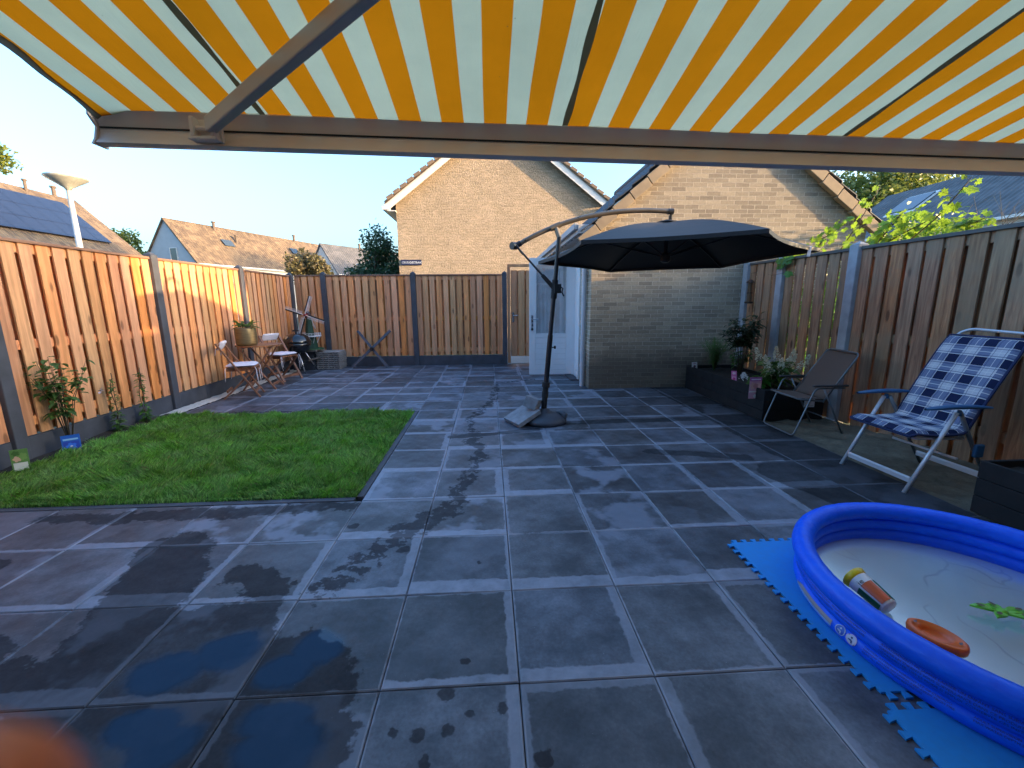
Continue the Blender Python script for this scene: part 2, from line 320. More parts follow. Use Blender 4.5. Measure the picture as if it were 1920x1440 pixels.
def paving():
    s=NT('concrete_slabs'); o=s.obj(); ox,oy,oz=s.sep(o); uu,vv,_=s.sep(s.uv()); r=s.rand()
    def rr(k): return s.math('FRACT',s.math('MULTIPLY',r,k))
    n1=s.noise(o,3.2,5,.6); n2=s.noise(o,13,4,.6); n3=s.noise(o,70,3,.6); n4=s.noise(s.vm('ADD',o,s.comb(s.math('MULTIPLY',r,50),0,0)),2.4,4,.55)
    c=s.mix(s.lin(n1,.36,.64),(.027,.033,.044),(.084,.098,.126)); c=s.hsv(c,.5,1,s.lin(s.noise(o,8,5,.7),.35,.65,.8,1.22)); c=s.hsv(c,.5,s.lin(rr(3.1),0,1,.7,1.1),s.lin(rr(7.7),0,1,.62,1.4))
    c=s.hsv(c,.5,1,s.lin(n3,.3,.7,.82,1.18))
    # lime haze and a painted-in sheen on part of each slab
    hz=s.math('MULTIPLY',s.step(n4,.50,.58),s.step(rr(11.3),.35,.95)); c=s.mix(s.math('MULTIPLY',hz,.75),c,(.17,.195,.25))
    # lime bands along slab edges, width varies per slab
    nn=s.math('MULTIPLY',s.math('SUBTRACT',n2,.5),.10)
    def band(e,key,wmax,pw=3.5,sharp=.010):
        wd=s.math('MULTIPLY',s.math('POWER',rr(key),pw),wmax); d=s.math('SUBTRACT',s.math('ADD',e,nn),wd); return s.step(d,-sharp,sharp,1,0)
    e1=band(vv,5.3,.20,1.6); e2=band(s.math('SUBTRACT',1,uu),17.9,.13); e3=band(uu,23.1,.10); e4=band(s.math('SUBTRACT',1,vv),29.7,.08)
    E=s.math('MAXIMUM',s.math('MAXIMUM',e1,s.math('MULTIPLY',e2,.8)),s.math('MAXIMUM',s.math('MULTIPLY',e3,.7),s.math('MULTIPLY',e4,.6)))
    c=s.mix(s.math('MULTIPLY',E,s.lin(n2,.25,.75,.35,.95)),c,(.26,.29,.36))
    ed=s.math('MINIMUM',s.math('MINIMUM',uu,s.math('SUBTRACT',1,uu)),s.math('MINIMUM',vv,s.math('SUBTRACT',1,vv)))
    ln=s.math('MULTIPLY',s.step(s.math('ADD',ed,s.math('MULTIPLY',nn,.12)),.006,.018,1,0),s.step(s.noise(o,1.7,2),.4,.52)); c=s.mix(s.math('MULTIPLY',ln,s.lin(n1,.35,.65,.25,.9)),c,(.30,.32,.37))
    specks=s.step(s.vor(o,45),.03,.07,1,0); c=s.mix(s.math('MULTIPLY',specks,s.step(n2,.5,.6)),c,(.32,.34,.36))
    # wet patches: capsules distorted by noise
    w1=s.scale(s.vm('SUBTRACT',s.noise(o,4.5,5,.65,out=1),(.5,.5,.5)),.34); w2=s.scale(s.vm('SUBTRACT',s.noise(o,22,2,.6,out=1),(.5,.5,.5)),.07)
    P=s.vm('MULTIPLY',s.vm('ADD',o,s.vm('ADD',w1,w2)),(1,1,0)); Ps=s.vm('MULTIPLY',s.vm('ADD',o,s.scale(s.vm('ADD',w1,w2),.35)),(1,1,0))
    def cap(a,b,ra,P=P,soft=.012):
        ax,ay=a;bx,by=b; dx,dy=bx-ax,by-ay; L2=dx*dx+dy*dy+1e-9
        pa=s.vm('SUBTRACT',P,(ax,ay,0)); t=s.math('DIVIDE',s.vm('DOT_PRODUCT',pa,(dx,dy,0)),L2,cl=True)
        d=s.vm('LENGTH',s.vm('SUBTRACT',pa,s.scale(s.comb(dx,dy,0),t))); return s.step(d,ra-soft,ra+soft,1,0)
    W=None
    def un(m):
        nonlocal W; W=m if W is None else s.math('MAXIMUM',W,m)
    for a,b,ra in [((2.98,6.7),(2.95,3.6),.36),((2.5,3.1),(3.1,1.6),.30),((.7,4.72),(2.7,4.78),.085),((-.4,4.3),(.5,4.5),.055),((1.5,3.72),(2.3,3.5),.07)]: un(cap(a,b,ra,Ps))
    un(cap((2.95,3.3),(3.05,1.9),.36,Ps))
    for a,b,ra in [((-1.85,2.3),(-1.7,1.9),.20),((-1.7,1.65),(-1.1,1.72),.13),((-1.3,2.05),(-1.1,1.9),.10),((-2.2,1.6),(-1.8,1.4),.1),((-1.5,1.5),(-.8,1.3),.3),((-1.4,1.1),(-.7,1.1),.22),((-3.0,2.75),(-1.0,2.78),.07),((-3.3,2.2),(-2.8,2.1),.17),((-4,5.45),(-2,5.55),.10)]: un(cap(a,b,ra))
    tr=[(.77,7.6),(.11,7.28),(.03,5.95),(-.27,4.94),(-.19,4.26),(-.11,3.69),(-.2,3.2),(-.27,2.75),(-.54,2.45),(-.82,1.95)]
    dn=s.step(n2,.44,.5)
    for i in range(len(tr)-1): un(s.math('MULTIPLY',cap(tr[i],tr[i+1],.055 if i<7 else .085,P),dn if i not in (4,6,7) else s.step(n2,.36,.42)))
    for x,y,ra in [(-.26,1.16,.026),(-.16,1.16,.022),(.01,1.23,.018),(-.23,1.07,.022),(.14,1.07,.026),(-.12,1.44,.02),(-.07,2.09,.012),(-.35,1.17,.02),(-.1,1.22,.014),(-.18,1.3,.03),(-.52,2.23,.035),(-.89,2.52,.035),(-1.02,1.98,.02),(-1.08,2.0,.018),(-1.2,2.05,.02)]: un(cap((x,y),(x+.001,y),ra,Ps,.004))
    wetc=s.mix(.35,s.hsv(c,.5,.8,.45),(.022,.021,.022)); c=s.mix(s.math('MULTIPLY',W,s.lin(n1,.35,.65,.62,.95)),c,wetc)
    # shallow puddles inside four near slabs, blue sky reflection painted into their colour
    PU=None
    for x,y,a,b in [(-1.27,1.455,.17,.115),(-1.10,1.55,.15,.12),(-.82,1.43,.13,.10),(-.73,1.54,.12,.11),(-1.19,1.235,.16,.09),(-1.08,1.17,.13,.11),(-.76,1.24,.15,.08),(-.70,1.14,.17,.13)]:
        d=s.vm('LENGTH',s.vm('MULTIPLY',s.vm('SUBTRACT',Ps,(x,y,0)),(1/a,1/b,0))); m=s.step(d,.6,1.08,1,0); PU=m if PU is None else s.math('MAXIMUM',PU,m)
    PU=s.math('MULTIPLY',PU,s.step(ed,.02,.05)); c=s.mix(s.math('MULTIPLY',PU,.85),c,(.030,.066,.115))
    ro=s.lin(n2,.3,.7,.45,.62); ro=s.math('MULTIPLY_ADD',W,.12,ro); ro=s.mix(PU,s.comb(ro,ro,ro),(.09,.09,.09))
    rx=s.sep(ro)[0]
    h=s.math('ADD',s.math('MULTIPLY',n3,.5),n2); bst=s.math('MULTIPLY_ADD',PU,-.22,.24)
    s.pr(c,rx,0,s.bump(h,bst,.003),s.math('ADD',s.math('MULTIPLY_ADD',PU,-.22,.5),s.math('MULTIPLY',W,-.35))); return s.m
M['slabs']=paving()
M['joint']=plain('joint_sand',(.018,.018,.02),.95,0,.3,20,.5)
def fabric():
    s=NT('striped_canvas'); o=s.obj(); x,y,z=s.sep(o); p=1.2/7; xs=s.math('DIVIDE',s.math('SUBTRACT',x,.325),p)
    xs=s.math('ADD',xs,s.math('MULTIPLY',s.math('SUBTRACT',s.noise(o,2,2),.5),.05))
    f=s.math('ABSOLUTE',s.math('SUBTRACT',s.math('FRACT',s.math('ADD',xs,.5)),.5)); og=s.step(f,.232,.242)
    wv=s.noise(s.vm('MULTIPLY',o,(600,600,0)),1,1); st=s.noise(o,1.3,4,.6); st2=s.noise(o,6,4,.6)
    c=s.mix(og,(.66,.63,.38),(.80,.225,.004)); c=s.hsv(c,.5,1,s.lin(st,.3,.7,.9,1.06)); c=s.hsv(c,.5,1,s.lin(st2,.3,.7,.95,1.04)); c=s.hsv(c,.5,1,s.lin(wv,.3,.7,.96,1.04))
    spot=s.step(s.vor(o,9),.012,.03,1,0); c=s.mix(s.math('MULTIPLY',spot,.5),c,(.12,.1,.06))
    cr=s.noise(s.vm('MULTIPLY',o,(7,1.2,1)),2.2,4,.6)
    pb=s.pr(c,.85,0,s.bump(cr,.35,.03),.15); s.translucent(pb,c,.62); return s.m
M['canvas']=fabric()
M['canvas_hem']=leafmat('canvas_hem',(.20,.17,.11),(.15,.125,.08),.3,.9,(.25,.2,.12))
M['alu_beige']=plain('beige_aluminium',(.80,.69,.60),.42,.0,.08,2,.02)
M['alu_arm']=plain('arm_aluminium',(.52,.47,.43),.4,.1,.08,2,.02)
M['canopy']=None
def canopym():
    s=NT('black_canopy'); o=s.obj(); n=s.noise(o,900,1); c=s.mix(s.lin(n,.3,.7),(.006,.006,.008),(.012,.012,.015)); p=s.pr(c,.62,0,s.bump(s.noise(o,4,3),.2,.02),.6); return s.m
M['canopy']=canopym()
M['dark_metal']=plain('dark_metal',(.030,.032,.038),.35,.4,.12,4,.02)
M['bronze_metal']=plain('bronze_metal',(.20,.16,.12),.35,.6,.1,4,.02)
M['base_plastic']=plain('base_plastic',(.05,.058,.075),.5,0,.2,5,.1)
M['slab_stone']=plain('slab_stone',(.22,.23,.25),.8,0,.25,12,.5)
M['rope']=plain('cotton',(.62,.60,.66),.9,0,.06,30,.3)
def plaid():
    s=NT('plaid_fabric'); u,v,_=s.sep(s.uv())
    def fr(a,k,off=0): return s.math('FRACT',s.math('MULTIPLY_ADD',a,k,off))
    fu=fr(u,2.9,.22); fv=fr(v,7.4,.15)
    bu=s.math('LESS_THAN',fu,.46); bv=s.math('LESS_THAN',fv,.48)
    mid=s.mix(s.math('MAXIMUM',bu,bv),(.46,.46,.50),(.14,.165,.26)); c=s.mix(s.math('MULTIPLY',bu,bv),mid,(.009,.015,.052))
    def lines(f,cs,wd):
        m=None
        for q in cs:
            k=s.math('LESS_THAN',s.math('ABSOLUTE',s.math('SUBTRACT',f,q)),wd); m=k if m is None else s.math('MAXIMUM',m,k)
        return m
    L=s.math('MAXIMUM',lines(fu,(.0,.46,.73),.011),lines(fv,(.0,.48,.74),.016)); c=s.mix(s.math('MULTIPLY',L,.85),c,(.62,.60,.58))
    D=s.math('MAXIMUM',lines(fu,(.53,.93),.012),lines(fv,(.55,.93),.018)); c=s.mix(s.math('MULTIPLY',D,.7),c,(.03,.045,.11))
    n=s.noise(s.obj(),300,1); c=s.hsv(c,.5,1,s.lin(n,.3,.7,.88,1.1)); s.pr(c,.9,0,s.bump(s.noise(s.obj(),14,3),.4,.012),.2); return s.m
M['plaid']=plaid()
M['navy']=plain('navy_cloth',(.012,.02,.07),.85,0,.1,8,.1)
M['blue_plastic']=plain('blue_plastic',(.022,.10,.22),.4,0,.08,4,.03)
M['white_metal']=plain('brushed_aluminium',(.55,.56,.60),.35,.3,.06,4,.02)
M['grey_metal']=plain('grey_tube',(.15,.17,.19),.35,.5,.08,4,.02)
M['brown_mesh']=plain('brown_textilene',(.115,.072,.055),.85,0,.1,60,.3)
def pvc():
    s=NT('blue_vinyl'); o=s.obj(); n=s.noise(s.vm('MULTIPLY',o,(9,9,22)),2,4,.6); c=s.mix(s.lin(n,.3,.7),(.001,.095,.80),(.002,.13,.92))
    b=s.bump(n,.3,.012); s.pr(c,.4,0,b,.35); return s.m
M['vinyl']=pvc()
def poolfloor():
    s=NT('pool_floor'); o=s.obj(); d=s.n('TexVoronoi',feature='DISTANCE_TO_EDGE'); s.put(d.inputs['Vector'],s.vm('MULTIPLY',s.vm('ADD',o,s.scale(s.noise(o,3,2,out=1),.25)),(1,.6,1))); s.put(d.inputs['Scale'],2.6)
    m=s.math('MULTIPLY',s.step(d.outputs[0],.004,.016,1,0),s.step(s.noise(o,2.5,2),.42,.55)); n=s.noise(o,2,4); c=s.mix(s.lin(n,.3,.7),(.38,.48,.54),(.48,.57,.61)); c=s.mix(s.math('MULTIPLY',m,.6),c,(.25,.32,.38))
    s.pr(c,.5,0,s.bump(s.math('ADD',n,s.math('MULTIPLY',m,-.15)),.4,.02)); return s.m
M['pool_floor']=poolfloor()
def waterm():
    s=NT('water'); o=s.obj(); t=s.n('BsdfTransparent'); s.put(t.inputs[0],(.93,.97,.98)); g=s.n('BsdfGlossy'); s.put(g.inputs['Roughness'],.18); b=s.bump(s.noise(o,5,2),.05,.01); s.put(g.inputs['Normal'],b)
    f=s.n('Fresnel'); s.put(f.inputs[0],1.33); s.put(f.inputs['Normal'],b); m=s.n('MixShader'); s.put(m.inputs[0],s.math('MULTIPLY',f.outputs[0],.45)); s.t.links.new(t.outputs[0],m.inputs[1]); s.t.links.new(g.outputs[0],m.inputs[2]); s.t.links.new(m.outputs[0],s.out.inputs[0]); return s.m
M['water']=waterm()
M['foam']=plain('foam_mat',(.012,.24,.62),.75,0,.06,40,.25)
M['grass']=grassmat('grass_blades',(.12,.36,.04),(.27,.56,.09),.4,.5)
M['lawn_soil']=plain('lawn_soil',(.045,.085,.015),.95,0,.3,9,.5)
M['green_leaf']=leafmat('shrub_leaf',(.05,.13,.025),(.11,.22,.05))
M['dark_leaf']=leafmat('dark_leaf',(.012,.035,.012),(.03,.065,.02),.2)
M['vine_leaf']=leafmat('vine_leaf',(.06,.18,.015),(.20,.34,.03),.45,.45,(.36,.52,.04))
M['ivy_leaf']=leafmat('ivy_leaf',(.05,.16,.02),(.10,.25,.04),.4,.45)
M['tree_far']=leafmat('tree_leaf_far',(.06,.10,.02),(.17,.20,.035),.3)
M['tree_gold']=leafmat('tree_leaf_gold',(.06,.12,.02),(.20,.22,.04),.35)
M['tree_brown']=leafmat('tree_leaf_bronze',(.10,.07,.035),(.16,.14,.05),.3)
M['tree_dark']=leafmat('tree_leaf_dark',(.012,.045,.018),(.04,.09,.03),.25)
M['flower']=plain('cream_flower',(.66,.62,.46),.7,0,.15,30,.1)
M['flower_w']=plain('white_flower',(.72,.72,.72),.7,0,.1,30,.1)
def C(name,c,r=.5,m=0,**k):
    if name not in M: M[name]=plain(name,c,r,m,**k)
    return M[name]
# ================================================================== GROUND
m=MB(); m.o=(0,0,0); m.add([(-900,-900,-.16),(900,-900,-.16),(900,900,-.16),(-900,900,-.16)],[(0,1,2,3)]); struct(m.build('ground',farground()))
m=MB(); m.bb((-4.2,-.75,-.09),(4.05,9.9,-.035)); struct(m.build('bedding_sand',M['joint']))
# paving slabs: one grid of bevelled slabs
V=[];F=[];UV=[]
def slab(x0,y0,x1,y1,u=(0,0,1,1)):
    g=.0022; b=.004; x0+=g;y0+=g;x1-=g;y1-=g; dz=rnd.uniform(-.0012,.0012); tx=rnd.uniform(-.0012,.0012); ty=rnd.uniform(-.0012,.0012); k=len(V)
    for (z,i) in((-.04,0),(-b,0),(0,b)):
        for (x,y) in((x0+i,y0+i),(x1-i,y0+i),(x1-i,y1-i),(x0+i,y1-i)):
            cx=(x-x0)/(x1-x0); cy=(y-y0)/(y1-y0); V.append((x,y,z+dz+(cx-.5)*tx*2+(cy-.5)*ty*2)); UV.append((u[0]+cx*(u[2]-u[0]),u[1]+cy*(u[3]-u[1])))
    F.append((k+8,k+9,k+10,k+11))
    for l in(0,4):
        for a in range(4): c=(a+1)%4; F.append((k+l+a,k+l+c,k+l+4+c,k+l+4+a))
for r in range(-12,8):
    for c in range(-9,6):
        x0=X0+c*T; x1=x0+T; y1=Y0-r*T; y0=y1-T
        if y0<-.72: continue
        if x0<-4.1: x0=-4.10; 
        if x1<-4.0: continue
        if c==-9: continue
        if y1<=1e9 and x1<=X0-2*T+.01 and y0>=Y0-1*T-.01 and y1<=Y0+4*T+.01: continue      # lawn
        if x0>=X0+3*T-.01 and y1>6.66+.02 and y0>6.65: continue                           # garage
        if x0>=1.6 and y0>6.62: continue
        if y1>9.62: y1=9.62
        if y1-y0<.1: continue
        slab(x0,y0,x1,y1)
me=MB(); me.v=V; me.f=F; me.mi=[0]*len(F); me.o=(0,0,0); struct(me.build('paving',M['slabs'],uv=UV))
# lawn, edging, soil border
LX1=X0-2*T; LY0=Y0-T; LY1=Y0+4*T
m=MB(); m.o=(0,0,0); m.bb((-4.05,LY0+.06,-.1),(LX1-.06,LY1-.05,.0)); struct(m.build('lawn_ground',M['lawn_soil']))
m=MB(); m.o=(0,0,0)
x=-4.0
while x<LX1-.1: m.bb((x+.002,LY0+.004,-.1),(min(x+1,LX1-.004)-.002,LY0+.055,.003)); x+=1
y=LY0+.06
while y<LY1: m.bb((LX1-.055,y+.002,-.1),(LX1-.004,min(y+1,LY1)-.002,.003)); y+=1
struct(m.build('lawn_edging',M['concrete_dark'],bevel=.004))
m=MB(); m.o=(0,0,0)
def soilz(i,j): 
    x=-4.26+i*.033; y=-.7+j*.05; return (x,y,(.0 if i==7 else .012)+.02*math.sin(i*1.3+y*3)*math.sin(y*7)+rnd.uniform(-.008,.008))
m.grid(8,125,soilz); struct(m.build('soil_border',M['soil'],smooth=True))
m=MB(); m.o=(0,0,0)
m.grid(5,90,lambda i,j:(-4.25+i*.045,5.45+j*.046,.006+rnd.uniform(0,.012)-(.01 if i==4 else 0))); struct(m.build('sand_strip',M['sand'],smooth=True))
m=MB(); m.o=(0,0,0)
def sz(i,j):
    x=X0+6*T+.01+i*.045; y=-.7+j*.07; return (x,y,-.018+(.03+.03*math.sin(y*2.3+x*3))*(i/19)+.012*math.sin(x*23+y*17)+rnd.uniform(-.005,.005))
m.grid(20,105,sz); struct(m.build('sand_bed',M['yellow_sand'],smooth=True))
# grass blades
def grass():
    n=120000; x=nr.uniform(-4.07,LX1-.05,n); y=LY0+.055+(LY1-.05-LY0-.055)*nr.uniform(0,1,n)**1.12
    cl=np.sin(x*9+np.sin(y*7)*2)*np.sin(y*8+np.sin(x*6)*2)+.6*np.sin(x*23+y*4)*np.sin(y*19-x*7)
    h=(.047+.022*cl)*nr.uniform(.6,1.35,n); h=np.maximum(h,.018)
    h=h*np.where((np.abs(x-(LX1-.05))<.05)|(np.abs(y-LY0-.055)<.05),.6,1)
    a=nr.uniform(0,2*np.pi,n); wd=nr.uniform(.0018,.0036,n); fl=np.sin(x*5.1+y*2.3)*1.2+np.sin(y*6.3-x*3.1)*1.4+nr.normal(size=n)*1.1; ln=h*nr.uniform(.3,1.0,n)
    dx=np.cos(fl)*ln; dy=np.sin(fl)*ln; wx=np.cos(a)*wd; wy=np.sin(a)*wd; z0=np.full(n,-.002)
    P=np.stack([np.stack([x-wx,y-wy,z0],1),np.stack([x+wx,y+wy,z0],1),np.stack([x+wx*.8+dx*.35,y+wy*.8+dy*.35,h*.6],1),np.stack([x+dx,y+dy,h],1),np.stack([x-wx*.8+dx*.35,y-wy*.8+dy*.35,h*.6],1)],1).reshape(-1,3)
    o=npmesh('lawn_grass',P,np.arange(n)[:,None]*5+np.arange(5)[None,:],M['grass'],origin=(0,0,0)); o['label']='short green lawn grass inside the dark edging by the left fence'; o['category']='grass'; o['kind']='stuff'
grass()
# ================================================================== FENCES
def boards(m,a,b,z0,z1,width,gap,thick,front,back_off,rails,seed=0,holes=False,jit=0,axis=1,dp=.040):
    """shadow fence in local run coords: boards alternate front / back of middle rails; a..b along run axis, front = +1/-1 side offset"""
    q=random.Random(seed); n=max(2,round((b-a+gap)/(width+gap))); pitch=(b-a+gap)/n; wd=pitch-gap
    def put(s0,s1,o0,o1,zz0,zz1,rot=0):
        if axis==1: m.bb((o0,s0,zz0),(o1,s1,zz1))
        else: m.bb((s0,o0,zz0),(s1,o1,zz1))
    for i in range(n):
        s0=a+i*pitch; j=q.uniform(-jit,jit); f0,f1=sorted((front,front-thick*back_off)); put(s0+j,s0+wd+j,f0,f1,z0+q.uniform(0,.006),z1-.002*q.random())
        if i<n-1:
            g0=front-(thick+dp)*back_off; f0,f1=sorted((g0,g0-thick*back_off)); e=(.058 if not holes else (.02 if q.random()<.5 else -.004))
            put(s0+wd-e+j,s0+pitch+e+j,f0,f1,z0+.004,z1-.004)
    for z in rails:
        g0=front-(thick+.001)*back_off; f0,f1=sorted((g0,g0-(dp-.003)*back_off)); put(a+.003,b-.003,f0,f1,z-.045,z+.045)
def post(m,x,y,h,w_=.11):
    m.bb((x-w_/2,y-w_/2,-.1),(x+w_/2,y+w_/2,h-.045)); b=w_/2
    m.add([(x-b,y-b,h-.045),(x+b,y-b,h-.045),(x+b,y+b,h-.045),(x-b,y+b,h-.045),(x,y,h)],[(0,1,4),(1,2,4),(2,3,4),(3,0,4)])
FL=thing('garden_fence','long orange-brown board fence with dark posts along the left side of the lawn','fence',(-4.3,5.5,0))
ys=[.05,1.97,3.88,5.81,7.74,9.62]
for i,y in enumerate(ys[:-1]):
    y2=ys[i+1]; m=MB(); boards(m,y+.06,y2-.06,.21,1.97,.112,.042,.02,-4.285,1,(.34,1.05,1.925),i); m.build('fence_panel',M['wood_left'],FL,bevel=.003)
    m=MB(); m.bb((-4.335,y+.058,1.971),(-4.265,y2-.058,2.0)); m.build('cap_rail',M['wood_cap'],FL,bevel=.004)
    m=MB(); m.bb((-4.325,y+.052,-.05),(-4.285,y2-.052,.205)); m.build('base_board',M['concrete_dark'],FL,bevel=.004)
for y in ys: m=MB(); post(m,-4.3,y,2.07); m.build('post',M['concrete_dark'],FL,bevel=.008)
FB=thing('garden_fence','orange-brown board fence with dark posts closing off the back of the patio','fence',(-1.7,9.72,0))
xs=[-4.3,-3.62,-1.67,.36]
for i,x in enumerate(xs[:-1]):
    x2=xs[i+1]; m=MB(); boards(m,x+.06,x2-.06,.21,1.99,.112,.042,.02,9.7,-1,(.34,1.05,1.945),20+i,axis=0); m.build('fence_panel',M['wood_left'],FB,bevel=.003)
    m=MB(); m.bb((x+.058,9.68,1.991),(x2-.058,9.75,2.02)); m.build('cap_rail',M['wood_capx'],FB,bevel=.004)
    m=MB(); m.bb((x+.052,9.70,-.05),(x2-.052,9.74,.205)); m.build('base_board',M['concrete_dark'],FB,bevel=.004)
for x in xs[1:]: m=MB(); post(m,x,9.72,2.09); m.build('post',M['concrete_dark'],FB,bevel=.008)
# gate
GT=thing('wooden_gate','tall orange-brown board gate between the last dark post and the white door','gate',(.9,9.72,0))
m=MB(); m.bb((.425,9.69,-.02),(.49,9.76,2.17)); m.bb((1.52,9.69,-.02),(1.585,9.76,2.17)); m.bb((.425,9.685,2.171),(1.585,9.765,2.23)); m.build('frame',M['wood_left'],GT,bevel=.004)
m=MB(); boards(m,.50,1.51,.16,2.10,.15,.03,.02,9.715,-1,(.4,1.2,1.95),40,axis=0); m.build('board_panel',M['wood_left'],GT,bevel=.003)
m=MB(); m.bb((.535,9.702,.95),(.575,9.712,1.17)); m.tube([(.555,9.70,1.1),(.555,9.65,1.1),(.66,9.65,1.1)],.009,8); m.lathe([(.012,-.004),(.012,.004)],(.555,9.7,1.0),10,rot=Matrix.Rotation(R(90),3,'X')); m.build('handle',M['steel'],GT,smooth=False)
m=MB(); m.o=(1,9.8,0); m.bb((.425,9.66,-.05),(1.6,12,.012)); struct(m.build('gate_path',C('path_concrete',(.34,.33,.31),.9)))
# right fence
FR=thing('garden_fence','weathered brown board fence with light concrete posts along the right side','fence',(4.1,4,0))
yr=[.1,2.25,4.6,5.78,6.58]
for i,y in enumerate(yr[:-1]):
    y2=yr[i+1]; m=MB(); boards(m,y+.05,y2-.05,.0,1.93,.135,.038,.02,4.06,-1,(.3,1.0,1.885),60+i,holes=i==2,jit=.006); m.build('fence_panel',M['wood_right'],FR,bevel=.003)
    m=MB(); m.bb((4.04,y+.062,1.931),(4.13,y2-.062,1.965)); m.build('cap_rail',M['cap_grey'],FR,bevel=.004)
for y in yr: m=MB(); post(m,4.07,y,2.03,.12); m.build('post',M['concrete_light'],FR,bevel=.008)
# ================================================================== GARAGE
def slope_roof(m,e0,e1,r0,r1,t=.06):
    """sheet from eave line e0-e1 to ridge line r0-r1; UV in metres; returns uv list"""
    e0,e1,r0,r1=map(Vector,(e0,e1,r0,r1)); n=((e1-e0).cross(r0-e0)).normalized()*t
    if n.z<0: n=-n
    L=(e1-e0).length; H=(r0-e0).length; b=m.add([e0,e1,r1,r0,e0-n,e1-n,r1-n,r0-n],[(0,1,2,3),(7,6,5,4),(0,4,5,1),(1,5,6,2),(2,6,7,3),(3,7,4,0)])
    return [(0,0),(L,0),(L,H),(0,H)]*2
G=thing('brick_garage','beige brick garage with pitched tile roof and white door beside the patio','garage',(3.78,6.65,0))
GX0,GX1,GY0,GY1=1.6,5.96,6.65,12.6; AP=(3.72,4.37); SL={1:.87,-1:.78}
def zr(x): return AP[1]-(SL[1]*(AP[0]-x) if x<AP[0] else SL[-1]*(x-AP[0]))
ez=zr(GX0); ezr=zr(GX1)
m=MB(); dz0,dz1,dy0,dy1=0,2.12,7.4,8.0
m.prism([(GX0,GY0,-.1),(GX1,GY0,-.1),(GX1,GY0,ezr-.08),(AP[0],GY0,AP[1]-.08),(GX0,GY0,ez-.08)],(0,.1,0))
m.bb((GX0,GY0+.1,-.1),(GX0+.1,dy0,ez-.08)); m.bb((GX0,dy1,-.1),(GX0+.1,GY1,ez-.08)); m.bb((GX0,dy0,dz1+.05),(GX0+.1,dy1,ez-.08)); m.bb((GX1-.1,GY0+.1,-.1),(GX1,GY1,ezr-.08)); m.bb((GX0+.1,GY1-.1,-.1),(GX1-.1,GY1,ez-.2))
m.build('wall',M['brick_near'],G)
m=MB(); c_h=.33; px=.05
def tile_side(sg):
    sl=SL[sg]; run=(AP[0]-GX0+.2) if sg>0 else (GX1+.2-AP[0]); Ls=run*math.hypot(1,sl); nc=int(Ls/c_h)+1; ny=int((GY1-GY0+.1)/px)
    def fn(i,j):
        c=j//2; top=j%2; sd=min(c*c_h if not top else (c+1)*c_h,Ls); x=AP[0]-sg*(run-sd/math.hypot(1,sl)); y=GY0-.10+i*px; t=(y-GY0+.1)%.30/.30
        k=.045*max(0,math.cos(t*2*math.pi))**.7
        return (x,y,zr(x)+k+(.055 if not top else .012)-.01)
    m.grid(ny,nc*2,fn)
tile_side(1); tile_side(-1); m.build('roof',M['tile_dark'],G,solid=.012)
for sg in(1,-1):
    sl=SL[sg]; run=(AP[0]-GX0+.2) if sg>0 else (GX1+.2-AP[0]); Ls=run*math.hypot(1,sl)
    m=MB(); ca=math.atan(sl); s_=0.0
    while s_<Ls-.1:
        cc=s_+.1675; x=AP[0]-sg*(run-cc*math.cos(ca)); z=zr(x)-.085
        m.box((x,GY0-.065,z),(.323,.09,.15),Matrix.Rotation(-sg*ca+sg*.05,3,'Y')); s_+=.335
    m.build('verge_tile_row',M['verge_tan'],G,bevel=.006)
m=MB(); m.tube([(AP[0],GY0-.1,AP[1]+.03),(AP[0],GY1,AP[1]+.03)],.11,10); m.build('ridge',M['tile_dark'],G)
gz=ez-.09
m=MB(); m.bb((1.36,GY0-.08,gz-.03),(1.59,GY1,gz+.10)); m.bb((1.30,GY0-.06,gz+.03),(1.36,GY1,gz+.12)); m.build('gutter',C('gutter_grey',(.40,.40,.41),.6),G,bevel=.006)
m=MB(); m.tube([(1.545,6.9,gz),(1.545,6.9,0)],.04,14); 
for z in(.35,1.85): m.tube([(1.545,6.9,z-.015),(1.545,6.9,z+.015)],.046,14); m.bb((1.56,6.885,z-.01),(1.599,6.915,z+.01))
m.build('downpipe',M['pipe'],G,autosm=True)
m=MB(); m.bb((1.575,dy0+.001,0),(1.68,dy0+.07,2.119)); m.bb((1.575,dy1-.07,0),(1.68,dy1-.001,2.119)); m.bb((1.575,dy0+.001,2.12),(1.68,dy1-.001,2.169)); m.bb((1.62,dy0+.07,.0),(1.66,dy1-.07,2.119)); m.build('door_frame',M['white'],G,bevel=.004)
m=MB(); m.bb((1.45,dy0,-.02),(1.6,dy1,.02)); m.build('door_step',M['concrete_dark'],G)
# open door leaf, in plane y
dl=MB(); DX0,DX1,DY=.755,1.575,7.96; zt=2.19; zb=.03
dl.bb((DX0,DY-.02,zb),(DX0+.115,DY+.02,zt)); dl.bb((DX1-.115,DY-.02,zb),(DX1,DY+.02,zt)); dl.bb((DX0+.115,DY-.02,zt-.13),(DX1-.115,DY+.02,zt)); dl.bb((DX0+.115,DY-.02,.735),(DX1-.115,DY+.02,.80)); dl.bb((DX0+.115,DY-.02,zb),(DX1-.115,DY+.02,.12))
for k in range(6): 
    z0=.122+k*.102; dl.bb((DX0+.116,DY-.013,z0),(DX1-.116,DY+.013,z0+.098))
dl.bb((DX0+.116,DY-.006,.12),(DX1-.116,DY+.006,.735))
door=dl.build('door',M['white'],G,bevel=.003)
m=MB(); 
for a,b,c_,d in((DX0+.115,DX0+.13,.80,zt-.13),(DX1-.13,DX1-.115,.80,zt-.13)): m.bb((a,DY-.024,c_),(b,DY-.016,d))
m.bb((DX0+.131,DY-.024,.80),(DX1-.131,DY-.016,.815)); m.build('window_bead',M['white'],door)
